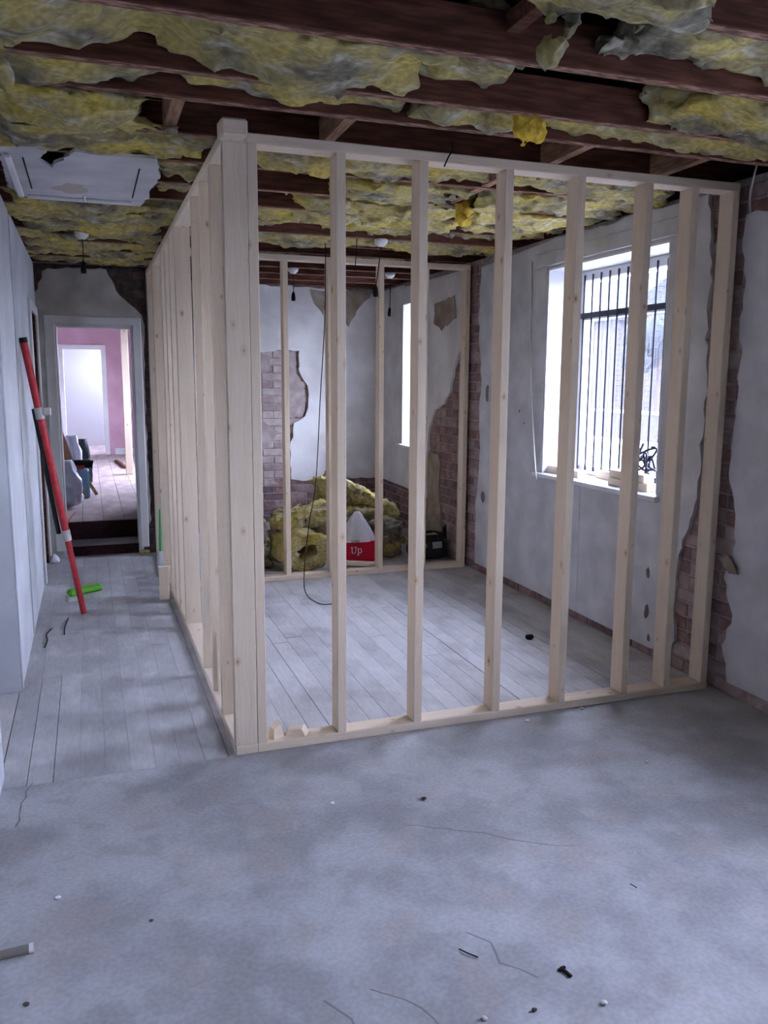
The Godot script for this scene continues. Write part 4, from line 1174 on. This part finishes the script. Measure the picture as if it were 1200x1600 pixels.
func build_hall_things() -> void:
	# long red extension pole leaning on the wall
	var foot := Vector3(-0.592, 0.012, -2.373)
	var head := Vector3(LX + 0.024, 1.72, -2.268)
	var p := thing("extension_pole", "long red pole leaning against the hallway's left wall", "pole")
	put(tube([foot, foot.lerp(head, 0.30)], 0.019, 12), "lower_tube", M.red_metal, p)
	put(tube([foot.lerp(head, 0.30), head], 0.022, 12), "upper_tube", M.red_metal, p)
	put(tube([foot.lerp(head, 0.285), foot.lerp(head, 0.325)], 0.026, 12), "collar", M.grey_plastic, p)
	put(tube([foot.lerp(head, 0.735), foot.lerp(head, 0.775)], 0.028, 12), "clamp", M.grey_plastic, p)
	var cl := p.get_child(p.get_child_count() - 1)
	put(tube([head, head + (head - foot).normalized() * 0.03], 0.024, 12), "end_cap", M.black_plastic, p)
	put(box(Vector3(0.045, 0.05, 0.03), 0.006), "clamp_lever", M.grey_plastic, cl, foot.lerp(head, 0.755) + Vector3(0.045, 0.01, 0.01))
	var f2 := Vector3(-0.69, 0.35, -2.50)
	put(tube([foot.lerp(head, 0.31) + Vector3(-0.045, 0.0, -0.03), foot.lerp(head, 0.77) + Vector3(-0.026, 0, 0.0)], 0.014, 10), "brace_rod", M.dark_green, p)
	put(tube(spline([foot.lerp(head, 0.31) + Vector3(0.02, 0, 0.02), Vector3(-0.66, 0.60, -2.40), Vector3(-0.615, 0.66, -2.45)], 5), 0.0028, 6), "tie_string", M.red_string, p)
	# green hand brush
	var b := thing("hand_brush", "green hand brush with white bristles lying behind the red pole", "brush", Vector3(-0.585, 0.0, -2.78))
	b.rotation.y = 0.55
	put(box(Vector3(0.26, 0.045, 0.07), 0.018, 0), "brush_block", M.green_plastic, b, Vector3(0, 0.065, 0.0), Vector3(0.35, 0, 0))
	var bst := S()
	for i in 26:
		for k in 4:
			bbox(bst, Vector3(-0.12 + i * 0.0096, 0.022, -0.028 + k * 0.014), Vector3(0.006, 0.042, 0.008), 0.0)
	var br := put(bst.commit(), "bristles", M.bristle, b, Vector3(0, 0, -0.012))
	br.set_meta("kind", "stuff")
	# thin green stake against the partition
	var g := thing("green_stake", "thin bright green stake with a pale wrapped foot against the partition", "stake", Vector3(-0.03, 0.0, -3.35))
	put(tube([Vector3(0, 0.16, 0), Vector3(0.004, 0.36, 0), Vector3(0.008, 0.52, 0.0)], 0.010, 8, 0.006), "stake", M.bright_green, g)
	put(bag_mesh(Vector3(0.028, 0.19, 0.025), 51, 0.0, 1.0, 1.5, 0.6), "wrapping", M.sack_white, g)
	single(fluff([[Vector3(-0.10, 0.025, -4.20), Vector3(0.05, 0.03, 0.03), Vector3(0, 10, 0)]], -0.6, 95, 0.4, 0.01), "foam_scrap", M.wool, "small yellow wool scrap at the foot of the hallway door frame", "insulation")
	single(bag_mesh(Vector3(0.04, 0.07, 0.04), 53, 0.0, 1.0), "white_rag", M.sack_white, "small white rag on the floor left of the hallway door frame", "rag", Vector3(-0.83, 0.0, -4.10))
	# dark cable scraps on the floor
	single(tube(spline([Vector3(-0.80, 0.004, -1.72), Vector3(-0.79, 0.006, -1.85), Vector3(-0.80, 0.004, -1.98), Vector3(-0.775, 0.004, -2.1)], 5), 0.004, 6), "cable_scrap", M.wire, "dark cable scrap on the hallway floor close to the left wall", "cable")
	single(tube(spline([Vector3(-0.70, 0.004, -1.95), Vector3(-0.70, 0.006, -2.1), Vector3(-0.685, 0.004, -2.3)], 5), 0.004, 6), "cable_scrap", M.wire, "dark cable scrap on the hallway floor left of the pole's foot", "cable")

func pendant(at: Vector3, drop: float, label: String, sway := Vector3.ZERO) -> void:
	var t := thing("pendant_fitting", label, "light fitting", at)
	put(lathe([Vector2(0.0, 0.012), Vector2(0.042, 0.012), Vector2(0.045, 0.0), Vector2(0.040, -0.016), Vector2(0.020, -0.034), Vector2(0.0, -0.036)], 20), "ceiling_rose", M.white_plastic, t)
	put(tube(spline([Vector3(0, -0.03, 0), sway * 0.5 + Vector3(0.004, -drop * 0.5, 0), sway + Vector3(0, -drop, 0)], 5), 0.0035, 6), "flex", M.wire, t)
	put(lathe([Vector2(0.0, 0.02), Vector2(0.008, 0.018), Vector2(0.014, 0.0), Vector2(0.018, -0.03), Vector2(0.017, -0.055), Vector2(0.0, -0.058)], 16), "lamp_holder", M.black_plastic, t, sway + Vector3(0, -drop, 0))

func build_fittings() -> void:
	pendant(Vector3(-0.49, JB - 0.012, -2.60), 0.19, "bare pendant fitting with black lamp holder over the hallway")
	pendant(Vector3(1.157, JB - 0.012, -3.80), 0.20, "bare pendant fitting at the heap's left, behind the far partition")
	pendant(Vector3(2.013, JB - 0.012, -3.80), 0.30, "bare pendant fitting near the slim far window")
	pendant(Vector3(1.375, JB - 0.012, -2.20), 0.30, "bare pendant fitting on the red-brown beam before the far partition", Vector3(-0.03, 0, -0.02))
	single(tube(spline([Vector3(1.21, 2.44, -2.2), Vector3(1.20, 2.30, -2.2), Vector3(1.195, 2.22, -2.2)], 4), 0.003, 6), "hanging_wire", M.wire, "short black wire hanging from the beam left of a pendant", "wire")
	single(tube(spline([Vector3(1.035, 2.44, -2.35), Vector3(1.03, 1.95, -2.35), Vector3(0.995, 1.37, -2.36), Vector3(0.965, 0.80, -2.38), Vector3(0.915, 0.52, -2.38), Vector3(0.875, 0.16, -2.38), Vector3(0.885, 0.02, -2.36), Vector3(0.92, 0.005, -2.14), Vector3(1.0, 0.005, -2.10)], 6), 0.0032, 6), "hanging_cable", M.wire, "long thin black cable hanging from the ceiling down to the floorboards", "cable")
	single(tube(spline([Vector3(0.90, 2.44, 0.012), Vector3(0.905, 2.41, 0.016), Vector3(0.89, 2.385, 0.012), Vector3(0.872, 2.345, 0.008)], 5), 0.003, 6), "hanging_wire", M.wire, "short dark wire hooked over the front partition's top plate", "wire")
	single(tube(spline([Vector3(2.285, 2.475, 0.160), Vector3(2.286, 2.40, 0.135), Vector3(2.29, 2.32, 0.115), Vector3(2.30, 2.25, 0.112)], 5), 0.0045, 8), "hanging_cable", M.white_cord, "pale grey cord dangling from the ceiling at the right-hand wall", "cable")
	single(tube(spline([Vector3(2.352, 2.30, -1.925), Vector3(2.348, 1.92, -1.905), Vector3(2.335, 1.60, -1.87), Vector3(2.318, 1.10, -1.76), Vector3(2.312, 0.86, -1.70)], 6), 0.0045, 8), "window_cord", M.white_cord, "grey cord hanging down beside the barred window to its sill", "cable")

func build_sill_things() -> void:
	single(box(Vector3(0.07, 0.05, 0.14), 0.003, 2), "timber_offcut", M.pine, "small timber block on the window sill's far end", "timber", Vector3(2.44, 0.926, -1.64), Vector3(0, 0.1, 0))
	single(box(Vector3(0.06, 0.045, 0.16), 0.003, 2), "timber_offcut", M.pine, "pinkish timber block on the window sill behind the fourth stud", "timber", Vector3(2.44, 0.9235, -1.42), Vector3(0, -0.08, 0))
	single(box(Vector3(0.04, 0.05, 0.50), 0.003, 2), "timber_offcut", M.pine, "long timber offcut lying along the foot of the barred window", "timber", Vector3(2.56, 0.926, -1.10))
	single(box(Vector3(0.075, 0.045, 0.36), 0.003, 2), "timber_offcut", M.pine, "lower timber offcut stacked on the sill behind the fifth stud", "timber", Vector3(2.44, 0.9235, -0.83), Vector3(0, 0.03, 0))
	single(box(Vector3(0.07, 0.045, 0.34), 0.003, 2), "timber_offcut", M.pine, "upper timber offcut stacked on the sill behind the fifth stud", "timber", Vector3(2.445, 0.9695, -0.85), Vector3(0, -0.02, 0))
	# tangled cable beside the window frame
	var r := RandomNumberGenerator.new()
	r.seed = 5
	var pts := []
	for i in 44:
		var t := i / 43.0
		pts.append(Vector3(2.50 + r.randf_range(-0.03, 0.03), 0.915 + 0.24 * absf(sin(t * 9.0)) * r.randf_range(0.45, 1.0), -0.80 + 0.075 * cos(t * 24.0) + r.randf_range(-0.02, 0.02)))
	single(tube(spline(pts, 4), 0.007, 6), "cable_tangle", M.steel, "tangled dark blue-grey cable heaped on the sill at the window's near end", "cable")

func build_debris() -> void:
	var lump := func(r: float, sd: int) -> ArrayMesh: return pebble(Vector3(r, r * 0.6, r * 0.8) * (0.75 if r < 0.02 else 1.0), sd)
	single(lump.call(0.026, 1), "rubble_lump", M.charred, "black round lump on the floorboards near the barred-window wall", "debris", Vector3(1.90, 0.014, -0.995))
	single(lump.call(0.013, 2), "rubble_lump", M.dirt, "brown stone crumb on the concrete in the picture's middle", "debris", Vector3(0.585, 0.007, 0.58))
	single(lump.call(0.011, 3), "plaster_chip", M.chip, "white plaster crumb on the concrete left of the brown crumb", "debris", Vector3(0.261, 0.006, 0.505))
	single(lump.call(0.010, 4), "plaster_chip", M.chip, "white plaster crumb on the concrete towards the right-hand wall", "debris", Vector3(1.545, 0.005, 0.59))
	single(lump.call(0.013, 5), "plaster_chip", M.chip, "white plaster flake against the base plate below the third stud", "debris", Vector3(1.29, 0.006, 0.075))
	single(lump.call(0.014, 6), "plaster_chip", M.chip, "pale flake against the base plate below the fourth stud", "debris", Vector3(1.60, 0.006, 0.03))
	single(lump.call(0.010, 7), "plaster_chip", M.chip, "white chip lowest in the picture, left of the brown pebble", "debris", Vector3(0.325, 0.005, 1.605))
	single(lump.call(0.011, 8), "plaster_chip", M.chip, "white chip low in the picture, right of the black bracket", "debris", Vector3(0.625, 0.005, 1.655))
	single(lump.call(0.009, 9), "rubble_lump", M.dirt, "brown pebble low in the picture below the black bracket", "debris", Vector3(0.452, 0.005, 1.62))
	single(lump.call(0.008, 10), "rubble_lump", M.dirt, "small dark crumb on the concrete in front of the corner post's left", "debris", Vector3(-0.40, 0.004, 0.97))
	single(lump.call(0.010, 11), "rubble_lump", M.dirt, "dark crumb on the concrete at the picture's lower left", "debris", Vector3(-0.71, 0.005, 1.20))
	single(lump.call(0.012, 12), "plaster_chip", M.chip, "pale crumb on the concrete at the picture's left", "debris", Vector3(-0.651, 0.006, 0.775))
	single(tube([Vector3(0.37, 0.004, 1.36), Vector3(0.385, 0.005, 1.385), Vector3(0.405, 0.003, 1.405)], 0.0018, 6), "twig", M.charred, "thin dark splinter on the concrete left of the black bracket", "debris")
	single(tube([Vector3(0.985, 0.003, 1.26), Vector3(0.99, 0.004, 1.285)], 0.0014, 6), "nail", M.charred, "thin dark nail on the concrete right of centre", "debris")
	var t := thing("bracket", "small black T-shaped bracket on the concrete at lower right", "debris", Vector3(0.595, 0.0, 1.53))
	put(box(Vector3(0.008, 0.006, 0.040), 0.001), "stem", M.charred, t, Vector3(0, 0.004, 0.0), Vector3(0, 0.2, 0))
	put(box(Vector3(0.022, 0.006, 0.008), 0.001), "cross_piece", M.charred, t, Vector3(-0.004, 0.004, -0.014), Vector3(0, 0.2, 0.1))
	# short pipe end at the lower left
	var p := thing("pipe_stub", "short grey-brown pipe stub lying at the picture's lower left", "pipe", Vector3(-0.745, 0.013, 1.0))
	put(tube([Vector3(-0.045, 0, 0.003), Vector3(0.035, 0, -0.002)], 0.012, 14), "tube", M.grey_pipe, p)
	put(tube([Vector3(0.030, 0, -0.002), Vector3(0.041, 0, -0.0025)], 0.0128, 14), "end_ring", M.chip, p)

func pebble(r: Vector3, sd: int) -> ArrayMesh:
	var st := S()
	st.set_smooth_group(0)
	var P := func(i: int, k: int) -> Vector3:
		var a := PI * i / 7.0
		var b := TAU * (k % 10) / 10.0
		var d := Vector3(sin(a) * cos(b), cos(a), sin(a) * sin(b))
		return d * r * (1.0 + 0.45 * nz.get_noise_3d(d.x * 0.2 + sd, d.y * 0.2, d.z * 0.2) + 0.2 * nf.get_noise_3d(d.x * 0.1, d.y * 0.1 + sd, d.z * 0.1))
	for i in 7:
		for k in 10:
			for t in [[[i, k], [i, k + 1], [i + 1, k + 1]], [[i, k], [i + 1, k + 1], [i + 1, k]]]:
				for v in t:
					st.set_uv(Vector2.ZERO); st.add_vertex(P.call(v[0], v[1]))
	st.generate_normals()
	return st.commit()

func build_outside() -> void:
	var g := struct("ground")
	slab("road_surface", M.road, g, Vector3(2.9, -0.45, -60), Vector3(80, -0.35, 60), 0.0)
	slab("pavement", M.kerb, g, Vector3(2.9, -0.35, -40), Vector3(5.2, -0.25, 40), 0.0)
	slab("pavement", M.kerb, g, Vector3(13.0, -0.35, -40), Vector3(15.0, -0.23, 40), 0.0)
	var h := thing("house", "bluish hazy house seen across the street through the barred window", "house", Vector3(31, -0.35, -43))
	put(box(Vector3(8, 5.2, 12), 0.02), "wall", M.house, h, Vector3(0, 2.6, 0))
	put(plate(PackedVector2Array([Vector2(-4.4, 0), Vector2(4.4, 0), Vector2(0, 3.0)]), Vector3(0, 5.2, -6.4), Vector3.RIGHT, Vector3.UP, Vector3(0, 0, 1), 12.8), "roof", M.slate, h)
	for q in [[3.4, -3.5], [3.4, 0.0], [3.4, 3.5], [0.9, -3.5], [0.9, 3.5]]:
		put(box(Vector3(0.1, 1.3, 1.2), 0.01), "window", M.slate, h, Vector3(-4.02, q[0] + 0.65, q[1]))
	put(box(Vector3(0.1, 2.1, 1.0), 0.01), "front_door", M.slate, h, Vector3(-4.02, 1.05, 0.0))
	for q in [[21.0, -25.0, 4.2, "left"], [21.0, -32.5, 3.6, "right"], [36.0, -52.0, 6.0, "far"]]:
		var t := thing("tree", {"left": "pale leafy tree seen through the barred window's right-hand gap", "right": "dark tree seen through the barred window's left panes", "far": "distant tree behind the house across the street"}[q[3]], "tree", Vector3(q[0], -0.3, q[1]))
		put(tube([Vector3(0, 0, 0), Vector3(0.1, q[2] * 0.5, 0), Vector3(0, q[2] * 0.9, 0.1)], 0.16, 8, 0.06), "trunk", M.bark, t)
		var cr := S()
		for k in 22:
			var o := Vector3(rng.randf_range(-1, 1), rng.randf_range(-1, 1), rng.randf_range(-1, 1))
			cr.append_from(pebble(Vector3.ONE * q[2] * rng.randf_range(0.07, 0.15), k + 3), 0, Transform3D(Basis(), o.normalized() * sqrt(rng.randf()) * q[2] * 0.3))
		put(cr.commit(), "crown", M.leaf, t, Vector3(0, q[2] * 0.8, 0))
	var wl := thing("garden_wall", "low wall along the far pavement outside the barred window", "wall", Vector3(15.2, -0.35, -18))
	put(box(Vector3(0.25, 0.9, 40), 0.01), "wall", M.house, wl, Vector3(0, 0.45, 0))
	put(box(Vector3(0.32, 0.08, 40), 0.01), "coping", M.kerb, wl, Vector3(0, 0.94, 0))
